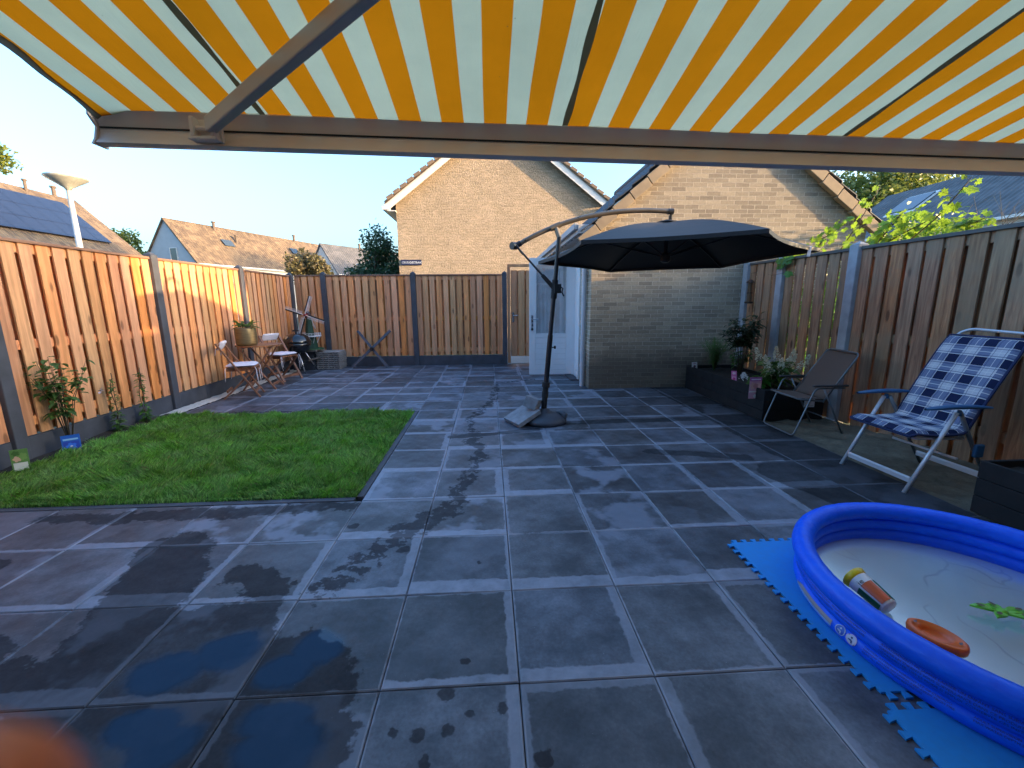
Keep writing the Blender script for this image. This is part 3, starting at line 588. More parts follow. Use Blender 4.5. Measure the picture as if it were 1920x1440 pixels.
m=MB(); m.bb((DX0+.115,DY-.004,.80),(DX1-.115,DY+.004,zt-.13))
def paneglass():
    s=NT('door_pane'); t=s.n('BsdfTransparent'); g=s.n('BsdfGlossy'); s.put(g.inputs['Roughness'],.03); x=s.n('MixShader'); s.put(x.inputs[0],.16); s.t.links.new(t.outputs[0],x.inputs[1]); s.t.links.new(g.outputs[0],x.inputs[2]); s.t.links.new(x.outputs[0],s.out.inputs[0]); return s.m
m.build('pane',paneglass(),door)
m=MB(); m.grid(150,2,lambda i,j:(DX0+.118+i*(DX1-DX0-.236)/149,DY+.022+.008*math.sin(i*.95)+.004*math.sin(i*.31+1),.80+j*(zt-.935)))
m.build('curtain',C('net_curtain',(.72,.73,.76),.9),door,smooth=True)
m=MB(); m.bb((DX0+.035,DY-.026,.92),(DX0+.07,DY-.019,1.16)); m.tube([(DX0+.052,DY-.02,1.08),(DX0+.052,DY-.06,1.08),(DX0+.17,DY-.06,1.08)],.009,8); m.build('handle',M['steel'],door)
m=MB(); m.tube([(DX0+.052,DY-.03,.97),(DX0+.052,DY-.05,.95)],.006,6); m.lathe([(.001,-.03),(.02,-.02),(.022,.0),(.012,.02),(.001,.025)],(DX0+.05,DY-.05,.90),8); m.build('keys',M['rubber'],door)
# ================================================================== HOUSES
def window_part(parent,p,ux,wd,ht,nrm,fm,gm,name='window'):
    """p lower-left corner, ux unit along wall, nrm outward"""
    p=Vector(p);ux=Vector(ux);nz=Vector((0,0,1));nn=Vector(nrm); m=MB(); f=.06
    def q(a,b,c,d,o0,o1): m.prism([p+ux*a+nz*c+nn*o0,p+ux*b+nz*c+nn*o0,p+ux*b+nz*d+nn*o0,p+ux*a+nz*d+nn*o0],nn*(o1-o0))
    q(0,wd,0,f,.002,.05);q(0,wd,ht-f,ht,.002,.05);q(0,f,f,ht-f,.002,.05);q(wd-f,wd,f,ht-f,.002,.05)
    w_=m.build(name,fm,parent); m=MB(); q(f,wd-f,f,ht-f,.003,.015); m.build('pane',gm,w_); return w_
def gable_house(t,corner,ang,length,half,ez,rz,wallm,roofm,over=.25,gutter=True,gable_mat=None,name_over=.15):
    """corner = eave corner nearest; ridge direction ang from +Y; body lies to the left (away) side = -perp"""
    c=Vector((corner[0],corner[1],0)); d=Vector((math.sin(R(ang)),math.cos(R(ang)),0)); s=Vector((-math.cos(R(ang)),math.sin(R(ang)),0))*(1 if half>0 else -1); h=abs(half); Z=Vector((0,0,1))
    m=MB(); m.prism([c-Z*.2,c+s*2*h-Z*.2,c+s*2*h+Z*ez,c+s*h+Z*(rz-.08),c+Z*ez],d*length); m.build('wall',wallm,t)
    m=MB(); sl=(rz-ez)/h; o=over; uv=[]
    for k in(1,-1):
        e=c+(s*(-o) if k>0 else s*(2*h+o))+Z*(ez-sl*o+.02); r=c+s*h+Z*(rz+.02)
        uv+=slope_roof(m,e-d*name_over,e+d*(length+name_over),r-d*name_over,r+d*(length+name_over),.12)
    roof=m.build('roof',roofm,t,uv=uv)
    if gutter:
        m=MB(); e=c-s*(o+.06)+Z*(ez-sl*o-.04); m.beam(e-d*.1,e+d*(length+.1),.14,.13); m.build('gutter',M['white_far'],t)
    return c,d,s,h,sl,roof
def onroof(c,d,s,h,ez,rz,along,up,off=.05):
    """point on near roof slope: up 0..1"""
    sl=(rz-ez)/h; n=Vector((-s.x*sl,-s.y*sl,1)).normalized(); return c+d*along+s*(h*up)+Vector((0,0,ez+(rz-ez)*up+.02))+n*off
def roof_panel(t,name,c,d,s,h,ez,rz,a0,a1,u0,u1,mat,off=.1,thick=.05,frame=None):
    P=[onroof(c,d,s,h,ez,rz,a,u,off) for a,u in((a0,u0),(a1,u0),(a1,u1),(a0,u1))]; sl=(rz-ez)/h; n=Vector((-s.x*sl,-s.y*sl,1)).normalized()
    m=MB(); m.prism(P,n*thick); return m.build(name,mat,t)
def vent(roof,p,h=.6,r=.09,name='vent_pipe'):
    m=MB(); m.tube([p-Vector((0,0,.3)),p+Vector((0,0,h))],r,10); m.tube([p+Vector((0,0,h)),p+Vector((0,0,h+.12))],r*1.5,10); m.build(name,C('vent_brown',(.12,.09,.07),.8),roof)
# house behind the fence, gable towards the patio
H=thing('brick_house','tall yellow brick house gable with white barge boards and the street sign','house',(.5,18.5,0))
hx0,hx1,hy=-3.72,4.78,18.5; hap=((hx0+hx1)/2,8.72); hez=5.52; hs=(hap[1]-hez)/(hap[0]-hx0)
m=MB(); m.prism([(hx0,hy,-.2),(hx1,hy,-.2),(hx1,hy,hez),(hap[0],hy,hap[1]),(hx0,hy,hez)],(0,9,0)); m.build('wall',M['brick_far'],H)
m=MB(); uv=slope_roof(m,(hx0-.4,hy-.34,hez-.2+.08),(hx0-.4,hy+9.3,hez-.2+.08),(hap[0],hy-.34,hap[1]+.16),(hap[0],hy+9.3,hap[1]+.16),.09); uv+=slope_roof(m,(hx1+.4,hy-.34,hez-.2+.08),(hx1+.4,hy+9.3,hez-.2+.08),(hap[0],hy-.34,hap[1]+.16),(hap[0],hy+9.3,hap[1]+.16),.09)
hroof=m.build('roof',M['roof_brown'],H,uv=uv)
for sg in(-1,1):
    m=MB(); ex=hx0-.35 if sg<0 else hx1+.35; e=Vector((ex,hy-.27,hez-.32)); a=Vector((hap[0],hy-.27,hap[1]-.02)); dr=(a-e).normalized(); m.beam(e,a,.3,.035,up=(0,-1,0))
    m.bb((ex-.14 if sg<0 else ex-.12,hy-.29,hez-.42),(ex+.12 if sg<0 else ex+.14,hy+9,hez-.28)); m.build('barge_board',M['white_far'],H)
    m=MB(); k=0; L=(a-e).length
    m.prism([(hx0-.34,hy-.26,hez-.44),(hx0+.02,hy-.26,hez-.44),(hx0+.02,hy-.26,hez-.47),(hx0-.30,hy-.26,hez-.47)] if sg<0 else [(hx1-.02,hy-.26,hez-.44),(hx1+.34,hy-.26,hez-.44),(hx1+.3,hy-.26,hez-.47),(hx1-.02,hy-.26,hez-.47)],(0,9,0)); m.build('soffit',M['white_far'],H)
    m=MB(); s_=.25
    while s_<L-.1:
        p=e+dr*s_+Vector((0,-.05,.26)); m.beam(p-dr*.165,p+dr*.155+Vector((0,0,-.045)),.12,.10,up=(0,-1,0)); s_+=.35
    m.build('verge_tile_row',M['verge_far'],H,bevel=.01)
SG=thing('street_sign','dark blue street name sign on the corner of the yellow brick gable','street sign',(-3.2,18.49,3.05))
m=MB(); m.bb((-3.63,18.455,2.955),(-2.78,18.485,3.175)); m.build('plate',C('sign_blue',(.02,.025,.07),.4),SG,bevel=.006)
m=MB(); m.text('CRUSADESTRAAT',.125,lambda v:(-3.60+v.x*.86,18.452-v.z,3.02+v.y)); m.build('lettering',C('sign_white',(.8,.8,.8),.5),SG)
# far left roofs
t=thing('row_house','house with solar panels on its tan tiled roof behind the left fence','house',(-26.6,30,0))
c,d,s,h,sl,rf=gable_house(t,(-26.7,14,0),0,21.0,4.0,5.3,9.1,M['white_wall'],M['roof_brown'])
for a0,a1,u0,u1 in((4.0,10.0,.25,.83),(11.8,19.2,.10,.82)):
    nn_=int((a1-a0)/1.05); nu_=3
    for ii in range(nn_):
        for jj in range(nu_): roof_panel(t,'solar_panel',c,d,s,h,5.3,9.1,a0+ii*(a1-a0)/nn_,a0+(ii+1)*(a1-a0)/nn_-.03,u0+jj*(u1-u0)/nu_,u0+(jj+1)*(u1-u0)/nu_-.006,M['solar'],.12,.05)
roof_panel(t,'skylight',c,d,s,h,5.3,9.1,10.3,11.3,.42,.66,M['glass'],.06,.08); roof_panel(t,'skylight_frame',c,d,s,h,5.3,9.1,10.2,11.4,.38,.70,M['white_far'],.02,.05)
vent(rf,onroof(c,d,s,h,5.3,9.1,17.5,.95),.55,.09); vent(rf,onroof(c,d,s,h,5.3,9.1,19.6,1.0),.45,.12)
t=thing('row_house','distant house with grey side gable and tan roof beyond the left fence','house',(-26,40,0))
c,d,s,h,sl,rf=gable_house(t,(-26,40.5,0),20,23,3.3,5.3,9.1,M['stucco'],M['roof_brown'])
m=MB()
m.beam(c+Vector((0,0,4.6))+d*.05-s*.04,c+d*22.9+Vector((0,0,4.6))-s*.04,.05,1.0); m.build('fascia',M['white_far'],t)
for a in(1.0,3.2,7.4,9.4,14,16.5): window_part(t,c+d*a+Vector((0,0,3.4))-s*.08,d,1.3,1.1,-s,M['white_far'],M['glass'])
window_part(t,c+s*2.2-d*.01+Vector((0,0,5.2)),-s if False else s*1,.9,1.3,-d,M['white_far'],M['glass'])
for a,u in((4.2,.62),(13.0,.66),(19,.6)): roof_panel(t,'skylight',c,d,s,h,5.3,9.1,a,a+1.1,u-.16,u,M['glass'],.06,.08)
for a,u in((4.5,.92),(6.0,.62),(15,.97),(21.5,.5)): vent(rf,onroof(c,d,s,h,5.3,9.1,a,u),.55,.13)
t=thing('row_house','distant white gabled house with dark grey roof left of the dark tree','house',(-17,51,0))
c,d,s,h,sl,rf=gable_house(t,(-17.3,51,0),33,14,2.6,5.0,8.3,M['white_wall'],M['roof_grey'])
for a in(2,3.4,6): window_part(t,c+d*a+Vector((0,0,3.2))-s*.05,d,.7,1.2,-s,M['white_far'],M['glass'])
window_part(t,c+s*1.9-d*.01+Vector((0,0,5.0)),s,.8,1.4,-d,M['white_far'],M['glass']); vent(rf,onroof(c,d,s,h,5.0,8.3,5.5,.95),.5,.12)
t=thing('row_house','grey roofed house with a skylight behind the vine on the right','house',(24.5,22,0))
c,d,s,h,sl,rf=gable_house(t,(23.6,14.5,0),0,15.0,-4.2,5.2,8.4,M['white_wall'],M['roof_grey'])
roof_panel(t,'skylight',c,d,s,h,5.2,8.4,10.7,12.4,.42,.72,M['glass'],.06,.1); roof_panel(t,'skylight_frame',c,d,s,h,5.2,8.4,10.6,12.5,.38,.76,M['white_far'],.02,.06)
# own house behind the camera (carries the awning)
t=thing('terrace_house','own brick terrace house wall with a glass sliding door, awning fixed above','house',(1,-.8,0))
m=MB(); m.bb((-7,-9,-.2),(-1.6,-.76,5.6)); m.bb((2.6,-9,-.2),(24.5,-.76,5.6)); m.bb((-1.6,-9,2.35),(2.6,-.76,5.6)); m.bb((-1.6,-9,-.2),(2.6,-1.4,2.35)); m.build('wall',M['brick_own'],t)
m=MB(); uv=slope_roof(m,(-7.2,-.4,5.5),(24.7,-.4,5.5),(-7.2,-4.9,8.6),(24.7,-4.9,8.6)); uv+=slope_roof(m,(-7.2,-9.4,5.5),(24.7,-9.4,5.5),(-7.2,-4.9,8.6),(24.7,-4.9,8.6)); m.build('roof',M['roof_brown'],t,uv=uv)
m=MB(); 
for x in(-1.6,.45,2.5): m.bb((x,-.95,0),(x+.1,-.85,2.34))
m.bb((-1.499,-.95,0),(2.499,-.85,.08)); m.bb((-1.499,-.95,2.26),(2.499,-.85,2.34)); f=m.build('door_frame',M['white'],t); m=MB(); m.bb((-1.5,-.91,.081),(2.5,-.89,2.259)); m.build('pane',M['glass'],f)
# street lamps
def lamp(base,h,r,label,s=1):
    t=thing('street_lamp',label,'street lamp',base,'street lamps'); b=Vector(base); m=MB(); m.tube([b,b+Vector((0,0,h*.45)),b+Vector((0,0,h-.28*s))],[.10*s,.085*s,.06*s],14); m.build('pole',C('lamp_pole',(.48,.47,.44),.5,.3),t,smooth=True)
    m=MB(); m.lathe([(.06*s,h-.32*s),(.10*s,h-.26*s),(r*.55,h-.14*s),(r*.93,h-.02*s),(r,h+.02*s),(r*.97,h+.05*s),(r*.6,h+.085*s),(.0,h+.1*s)],b,28); m.build('lamp_head',C('lamp_head',(.42,.42,.38),.35,.2),t,smooth=True)
lamp((-12.35,14,-.1),5.17,.50,'tall grey street lamp with a saucer head in front of the solar roof')
lamp((-9.3,33,-.1),4.3,.5,'tiny far street lamp in front of the dark tree, just above the fence')
# trees beyond
tree('tree','big sunlit tree showing right of the garage roof, under the awning bar',(32,36,0),6,(32,36,7.6),(7.0,4.5,5.4),24000,.36,M['tree_gold'],3,34)
tree('tree','second tree behind the grey roof at the right',(41,38,0),6,(41,38,8.6),(5,4,4.2),9000,.36,M['tree_far'],4,22)
tree('tree','dark green tree pressed against the left edge of the brick gable',(-6.0,21.5,0),3,(-5.35,21.5,2.8),(1.5,1.4,1.85),9000,.14,M['tree_dark'],5,22)
tree('tree','small bronze leaved tree between the two distant houses',(-16.2,40,0),3,(-16.2,40,4.4),(1.7,1.8,1.9),5000,.26,M['tree_brown'],6,16)
tree('tree','light green tree at the end of the solar roof',(-33.8,43,0),5,(-33.8,43,5.4),(2.3,3,3.1),4500,.30,M['tree_far'],8,16)
tree('tree','tree just entering at the left edge of the photo, high up',(-16.7,15.5,0),6,(-16.6,15.5,6.4),(1.0,1,.75),1800,.13,M['tree_gold'],9,12)
# ================================================================== AWNING
AW=thing('awning','yellow-orange and cream striped awning stretched over the patio from the house wall','awning',(1,-.7,2.7))
def barz(x): return 2.148-.021*(x+1.5)
BY=1.9; ax0,ax1=-1.53,3.75
m=MB(); n1,n2=106,40
def aw(i,j):
    x=ax0+.04+(ax1-ax0-.04)*i/(n1-1); v=j/(n2-1); y=BY-v*(BY+.70); z=barz(x)+.0+(BY-y)*.236-.035*math.sin(math.pi*v)
    sx=((x-.325)/1.2); seam=abs(sx-round(sx))*1.2; z+=.006*math.exp(-(seam/.03)**2)*math.sin(y*9+round(sx)*2)+.004*math.sin(x*5+y*3)
    e=max(0,1-i/2.0); x-=e*(.012*math.sin(y*11)+.006*math.sin(y*27)); z-=e*.012*(1+.5*math.sin(y*11)); return (x,y,z)
m.grid(n1,n2,aw); fab=m.build('fabric',M['canvas'],AW,smooth=True)
for k in(-1,0,1,2):
    x=.325+1.2*k; m=MB()
    def sm(i,j):
        y=BY-.02-j/60*(BY+.66); v=(BY-y)/(BY+.7); return (x+(i-.5)*(.022+.006*math.sin(j*.8))+0.0015*math.sin(j*.37+k),y,barz(x)+(BY-y)*.236-.035*math.sin(math.pi*v)-.006)
    m.grid(2,60,sm); m.build('seam',M['canvas_hem'],fab,smooth=True)
m=MB()
def edge(i,j):
    y=BY-j/70*(BY+.66); v=(BY-y)/(BY+.7); w_=.012*math.sin(y*11)+.006*math.sin(y*27); z=barz(ax0)+(BY-y)*.236-.035*math.sin(math.pi*v)-.012*(1+.5*math.sin(y*11)); return (ax0+.048-w_+(-.02 if i==0 else 0),y,z-(.008+.006*math.sin(y*17) if i==0 else .0)-.003)
m.grid(2,70,edge); m.build('hem',M['canvas_hem'],fab,smooth=True)
# front bar, curved profile extruded along x, slightly tilting
prof=[(0,.012),(-.012,.0),(.004,-.018),(.014,-.035),(.019,-.052)]; prof2=[(.019,-.057),(.016,-.078),(.006,-.098),(-.008,-.112),(-.012,-.118),(.0,-.122),(.045,-.118),(.06,-.06),(.05,.0),(.03,.016)]
def extr(pr,name,mat):
    m=MB(); K=14; P=pr; nP=len(P); 
    for k in range(K):
        x=ax0+(ax1-ax0)*k/(K-1); 
        for (a,b) in P: m.v.append((x,BY+.0+a,barz(x)+b))
    for k in range(K-1):
        for i in range(nP):
            i2=(i+1)%nP; m.f.append((k*nP+i,k*nP+i2,(k+1)*nP+i2,(k+1)*nP+i)); m.mi.append(0)
    m.f.append(tuple(range(nP))); m.mi.append(0); m.f.append(tuple((K-1)*nP+i for i in range(nP))[::-1]); m.mi.append(0)
    return m.build(name,mat,AW,autosm=True)
bar=extr(prof+[(.026,-.054)]+prof2,'front_bar',M['alu_beige'])
m=MB(); m.beam((ax0+.004,BY+.0195,barz(ax0)-.0545),(ax1-.004,BY+.0195,barz(ax1)-.0545),.012,.005); m.build('groove',M['rubber'],bar)
for xx in(ax0-.006,ax1+.006): 
    m=MB(); m.prism([(xx-.004,BY+a,barz(xx)+b) for a,b in [(-.014,.014),(-.02,-.02),(.01,-.054),(-.004,-.1),(-.02,-.126),(.05,-.126),(.066,-.06),(.055,.0),(.03,.02)]],(.008,0,0)); m.build('end_cap',M['alu_beige'],bar)
def arm(x,sg,name):
    p0=Vector((x,BY-.035,barz(x)-.065)); p1=Vector((x+sg*.80,1.30,2.215)); e=p0+(p1-p0)*1.62; m=MB(); m.beam(p0+(p1-p0)*.03,e,.038,.054); f=m.build('forearm',M['alu_arm'],AW,bevel=.006)
    m=MB(); m.beam(e,(x+sg*.55,-.62,2.6),.05,.07); m.build('upper_arm',M['alu_arm'],AW,bevel=.006); m=MB(); m.lathe([(.045,-.05),(.05,-.03),(.05,.03),(.045,.05)],e,14); m.build('elbow',M['alu_arm'],AW)
    m=MB(); m.bb((x-.055,BY-.03,barz(x)-.112),(x+.055,BY-.014,barz(x)-.03)); m.bb((x-.055,BY-.065,barz(x)-.112),(x+.05,BY-.016,barz(x)-.100)); m.bb((x-.045,BY-.065,barz(x)-.10),(x-.03,BY-.02,barz(x)-.03)); m.bb((x+.03,BY-.065,barz(x)-.10),(x+.045,BY-.02,barz(x)-.03)); m.tube([(x-.05,BY-.045,barz(x)-.068),(x+.05,BY-.045,barz(x)-.068)],.01,8); m.build('bracket',M['alu_beige'],AW,bevel=.003)
arm(-1.09,1,'a'); arm(3.3,-1,'b')
m=MB(); m.bb((ax0-.1,-.76,2.62),(ax1+.1,-.58,2.80)); m.build('cassette',M['alu_beige'],AW,bevel=.02)
# ================================================================== UMBRELLA
U=thing('cantilever_parasol','large black cantilever parasol on a dark pole with round base','parasol',(.62,4.83,0))
cc=Vector((2.01,4.854,1.905)); un=Vector((.006,.035,1)).normalized(); e1=(Vector((1,0,0))-un*un.x).normalized(); e2=un.cross(e1); th=-.377; RR=1.49; AH=.36
rim=[cc+(e1*math.cos(th+k*math.pi/3)+e2*math.sin(th+k*math.pi/3))*RR for k in range(6)]; apex=cc+un*AH
m=MB(); NS=14; NR=10
def canp(k,a,b,drop=0):
    """sector k, a along rim 0..1, b 0 apex..1 rim"""
    P=rim[k].lerp(rim[(k+1)%6],a); q=apex.lerp(P,b); sag=math.sin(math.pi*a); mid=(rim[k]+rim[(k+1)%6])/2; inward=(cc-mid).normalized()
    q=q+inward*(.075*sag*b*b)+un*(.05*math.sin(math.pi*b)*(1-.55*sag))-un*drop; return q
for k in range(6):
    m.grid(NS+1,NR+1,lambda i,j:canp(k,i/NS,.03+.97*j/NR))
can=m.build('canopy',M['canopy'],U,smooth=True)
m=MB()
for k in range(6):
    m.grid(NS+1,2,lambda i,j:canp(k,i/NS,1.0,j*.035)); 
m.build('edge_trim',M['canopy'],can,smooth=True)
m=MB()
m.lathe([(.13,.018),(.12,.03),(.05,.05),(.0,.055)],apex-un*.03,18); m.build('vent_cap',M['canopy'],can,smooth=True)
hubb=cc-un*.02
for k in range(6):
    m=MB(); pts=[apex.lerp(rim[k],b)+un*(.05*math.sin(math.pi*b)-.022) for b in(.03,.25,.5,.75,.99)]
    for a,b in zip(pts,pts[1:]): m.beam(a,b,.012,.022)
    r_=m.build('rib',M['dark_metal'],U); m=MB(); m.beam(hubb,apex.lerp(rim[k],.5)+un*.01,.010,.016); m.build('strut',M['dark_metal'],r_)
m=MB(); m.tube([apex,hubb-un*.06],.022,12); m.lathe([(.03,-.06),(.055,-.04),(.055,.03),(.03,.05)],hubb,16); m.lathe([(.05,-.05),(.05,.0)],apex,16); m.build('hub',M['dark_metal'],U)
ptop=Vector((.80,4.86,2.175)); pb=Vector((.62,4.83,.0))
def pl(f): return pb.lerp(ptop,f)
m=MB(); m.tube([pl(.04),pl(.145),pl(.146),pl(.21)],[.034,.034,.034,.034],16); m.tube([pl(.135),pl(.165)],.040,16); m.tube([pl(.19),pl(.215)],.047,16); m.build('pole_socket',M['rubber'],U,autosm=True)
m=MB(); m.tube([pl(.2),pl(.47)],.030,16); m.tube([pl(.47),pl(.97)],.0245,16); m.build('pole',M['dark_metal'],U,autosm=True)
m=MB(); m.tube([pl(.405),pl(.405)+Vector((.06,0,0))],.006,8); m.tube([pl(.405)+Vector((.055,0,0)),pl(.405)+Vector((.075,0,0))],.018,10); m.build('knob',M['rubber'],U)
# curved arm
arm_end=Vector((2.04,4.857,2.375)); knee=Vector((.32,4.93,2.02)); tee=Vector((.80,4.875,2.20))
pts=[]
for i in range(15):
    f=i/14; a=knee.lerp(tee,1); P=(knee*(1-f)**2+Vector((1.05,4.86,2.45))*2*f*(1-f)+arm_end*f*f); pts.append(P)
m=MB(); m.tube(pts,.026,14); m.build('arm',M['bronze_metal'],U,autosm=True)
pt=min(pts,key=lambda p:(p-ptop).length)
m=MB(); m.tube([pl(.965),Vector((pt.x,pt.y,pt.z))],.027,12); m.tube([pt-Vector((.055,0,.026)),pt+Vector((.055,0,.02))],.033,12); m.build('joint',M['bronze_metal'],U,autosm=True)
m=MB(); m.tube([arm_end-Vector((.03,0,0)),arm_end+Vector((.03,0,0))],.032,12); m.tube([arm_end+Vector((.02,0,.015)),Vector((2.04,4.857,apex.z+.02))],.014,10); m.bb((2.025,4.845,apex.z-.0),(2.055,4.87,apex.z+.07)); m.build('hanger',M['dark_metal'],U)
m=MB(); m.tube([knee+Vector((-.05,-.02,0)),knee+Vector((.0,.02,.0))],.042,14); m.tube([knee+Vector((0,-.05,.0)),knee+Vector((.05,-.06,-.07)),knee+Vector((.07,-.06,-.10))],[.012,.012,.008],8); m.tube([knee,knee+Vector((.05,0,.03))],.033,12); m.build('knee_joint',M['dark_metal'],U,autosm=True)
cr=pl(.71)
m=MB(); m.tube([knee,knee.lerp(cr,.72)],.0115,10); m.tube([knee.lerp(cr,.68),cr],[.022,.026],10); m.build('stay',M['dark_metal'],U,autosm=True)
m=MB(); m.tube([pl(.66),pl(.755)],.034,14); m.bb((cr.x-.01,cr.y-.075,cr.z-.05),(cr.x+.065,cr.y-.015,cr.z+.05)); cx=Vector((cr.x+.05,cr.y-.09,cr.z+.02)); m.tube([cx+Vector((-.02,.05,0)),cx,cx+Vector((.03,0,-.02)),cx+Vector((.02,0,-.06)),cx+Vector((.035,0,-.09)),cx+Vector((.035,-.03,-.10))],.008,8); m.build('crank',M['rubber'],U,autosm=True)
m=MB(); m.lathe([(.245,.0),(.26,.02),(.255,.05),(.21,.085),(.12,.115),(.06,.13),(.05,.16),(.0,.16)],(.64,4.80,0),32); m.build('base',M['base_plastic'],U,smooth=True)
m=MB(); m.tube([(.85,4.72,.04),(.87,4.72,.10),(.83,4.78,.115),(.78,4.83,.105)],[.03,.032,.03,.02],10); m.build('base_handle',M['base_plastic'],U,smooth=True)
lp=canp(5,.86,.985,.0); m=MB(); m.box(lp+Vector((0,-.02,-.055)),(.035,.003,.10),Matrix.Rotation(R(4),3,'Y')); m.build('care_label',C('label_white',(.75,.76,.8),.7),U)
# two concrete blocks on the base
A_,B_,C_=Vector((.17,4.86,.004)),Vector((.325,4.545,.004)),Vector((.43,4.99,.135)); n_s=((B_-A_).cross(C_-A_)).normalized()
m=MB(); m.o=(.35,4.77,.0); m.prism([A_,B_,B_+(C_-A_),C_],n_s*.05); tag(m.build('concrete_slab',M['slab_stone'],bevel=.004),'flat square grey slab leaning on the round parasol base','paving slab')
m=MB(); m.o=(.50,4.80,.16); m.box((.495,4.80,.235),(.16,.17,.13),Matrix.Rotation(R(-28),3,'Z')@Matrix.Rotation(R(18),3,'Y')@Matrix.Rotation(R(-12),3,'X')); tag(m.build('concrete_block',M['slab_stone'],bevel=.004),'thick dark block lying above the slab against the parasol pole','concrete block')
# ================================================================== BISTRO SET
def wood_chair(name,label,loc,rz):
    """folding chair, local frame: faces +Y, width along X"""
    t=thing(name,label,'chair',(0,0,0),'folding bistro chairs'); W=.205
    for sg in(-1,1):
        m=MB(); m.beam((sg*W,-.27,.84),(sg*W,.22,.0),.022,.042,up=(1,0,0)); m.build('back_leg',M['acacia'],t,bevel=.003)
        m=MB(); m.beam((sg*(W-.03),.17,.43),(sg*(W-.03),-.26,.0),.022,.038,up=(1,0,0)); m.build('front_leg',M['acacia'],t,bevel=.003)
        m=MB(); m.beam((sg*(W-.055),-.19,.43),(sg*(W-.055),.20,.43),.02,.035); m.build('seat_rail',M['acacia'],t,bevel=.003)
    m=MB()
    for k in range(7): m.bb((-W+.03,-.19+k*.056,.45),(W-.03,-.19+k*.056+.045,.465))
    m.build('seat',M['acacia'],t,bevel=.002)
    m=MB(); m.bb((-W+.012,.155,.07),(W-.012,.175,.12)); m.build('stretcher',M['acacia'],t,bevel=.003)
    m=MB(); m.bb((-W+.04,-.22,.09),(W-.04,-.20,.13)); m.build('stretcher',M['acacia'],t,bevel=.003)
    m=MB(); m.box((0,-.245,.79),(2*W-.02,.016,.09),Matrix.Rotation(R(-30),3,'X')); m.build('backrest',M['acacia'],t,bevel=.003)
    def pad(nx,ny,fn):
        m=MB(); m.grid(nx,ny,fn); return m
    m=MB(); 
    def cush(c,sx,sy,th,rot=None):
        n=11
        for side in(1,-1):
            def f(i,j):
                u=i/(n-1)*2-1; v=j/(n-1)*2-1; k=max(0,(1-u**6)*(1-v**6))**.5; rr=1-.06*(u*u*v*v); p=Vector((u*sx*rr,v*sy*rr,side*th*k*(.85+.15*math.sin(u*9)*math.sin(v*8))))
                if rot is not None: p=rot@p
                return Vector(c)+p
            m.grid(n,n,f)
    cush((0,.0,.495),.205,.205,.03); sc_=m.build('seat_cushion',M['rope'],t,smooth=True)
    m=MB(); cush((0,-.235,.80),.18,.075,.028,Matrix.Rotation(R(60),3,'X')); m.build('back_cushion',M['rope'],t,smooth=True)
    m=MB()
    for (x,y,z,L) in((.2,-.18,.47,.2),(-.2,-.18,.47,.22),(.2,.19,.47,.26),(-.2,.19,.47,.24),(.18,.19,.46,.2),(-.19,.17,.46,.28),(.17,-.26,.78,.12),(-.17,-.26,.78,.15)):
        m.tube([(x,y,z),(x*1.06,y*1.08,z-.03),(x*1.08,y*1.1,z-L*.5),(x*1.04,y*1.15,z-L)],.005,6)
    m.build('tie_strings',M['rope'],t,smooth=True)
    t.location=loc; t.rotation_euler=(0,0,rz); return t
ch=wood_chair('folding_chair','folding wooden chair with white pads, nearer one on the lawn side of the round table',(-3.80,6.62,0),R(-70))
dup(ch,(-3.86,8.0,0),R(-112),'white-padded folding wooden chair on the far side of the round table, by the barbecue','folding bistro chairs')
t=thing('bistro_table','round slatted wooden folding table between the two white-cushioned chairs','table',(0,0,0))
m=MB(); RT=.345
for k in range(11):
    x0=-RT+k*.0627; x1=x0+.056; a=lambda x: math.sqrt(max(0,RT*RT-x*x)); n=5; xs_=[x0+(x1-x0)*i/n for i in range(n+1)]
    pts=[(x,a(x),.72) for x in xs_]+[(x,-a(x),.72) for x in reversed(xs_)]
    if a(x0)<.01: pts=pts[1:]
    m.prism(pts,(0,0,.018))
m.build('table_top',M['acacia'],t)
m=MB(); m.bb((-.30,-.20,.685),(.30,-.17,.719)); m.bb((-.30,.17,.685),(.30,.20,.719)); m.build('apron',M['acacia'],t,bevel=.003)
for sg in(-1,1):
    for w_ in(-1,1):
        m=MB(); m.beam((w_*(.22 if sg>0 else .19),-sg*.23,.70),(w_*(.22 if sg>0 else .19),sg*.25,.0),.022,.04,up=(1,0,0)); m.build('leg',M['acacia'],t,bevel=.003)
for y in(-.2,.2): m=MB(); m.beam((-.2,y,.08),(.2,y,.08),.02,.04); m.build('stretcher',M['acacia'],t,bevel=.003)
t.location=(-3.86,7.27,0); t.rotation_euler=(0,0,R(-80))
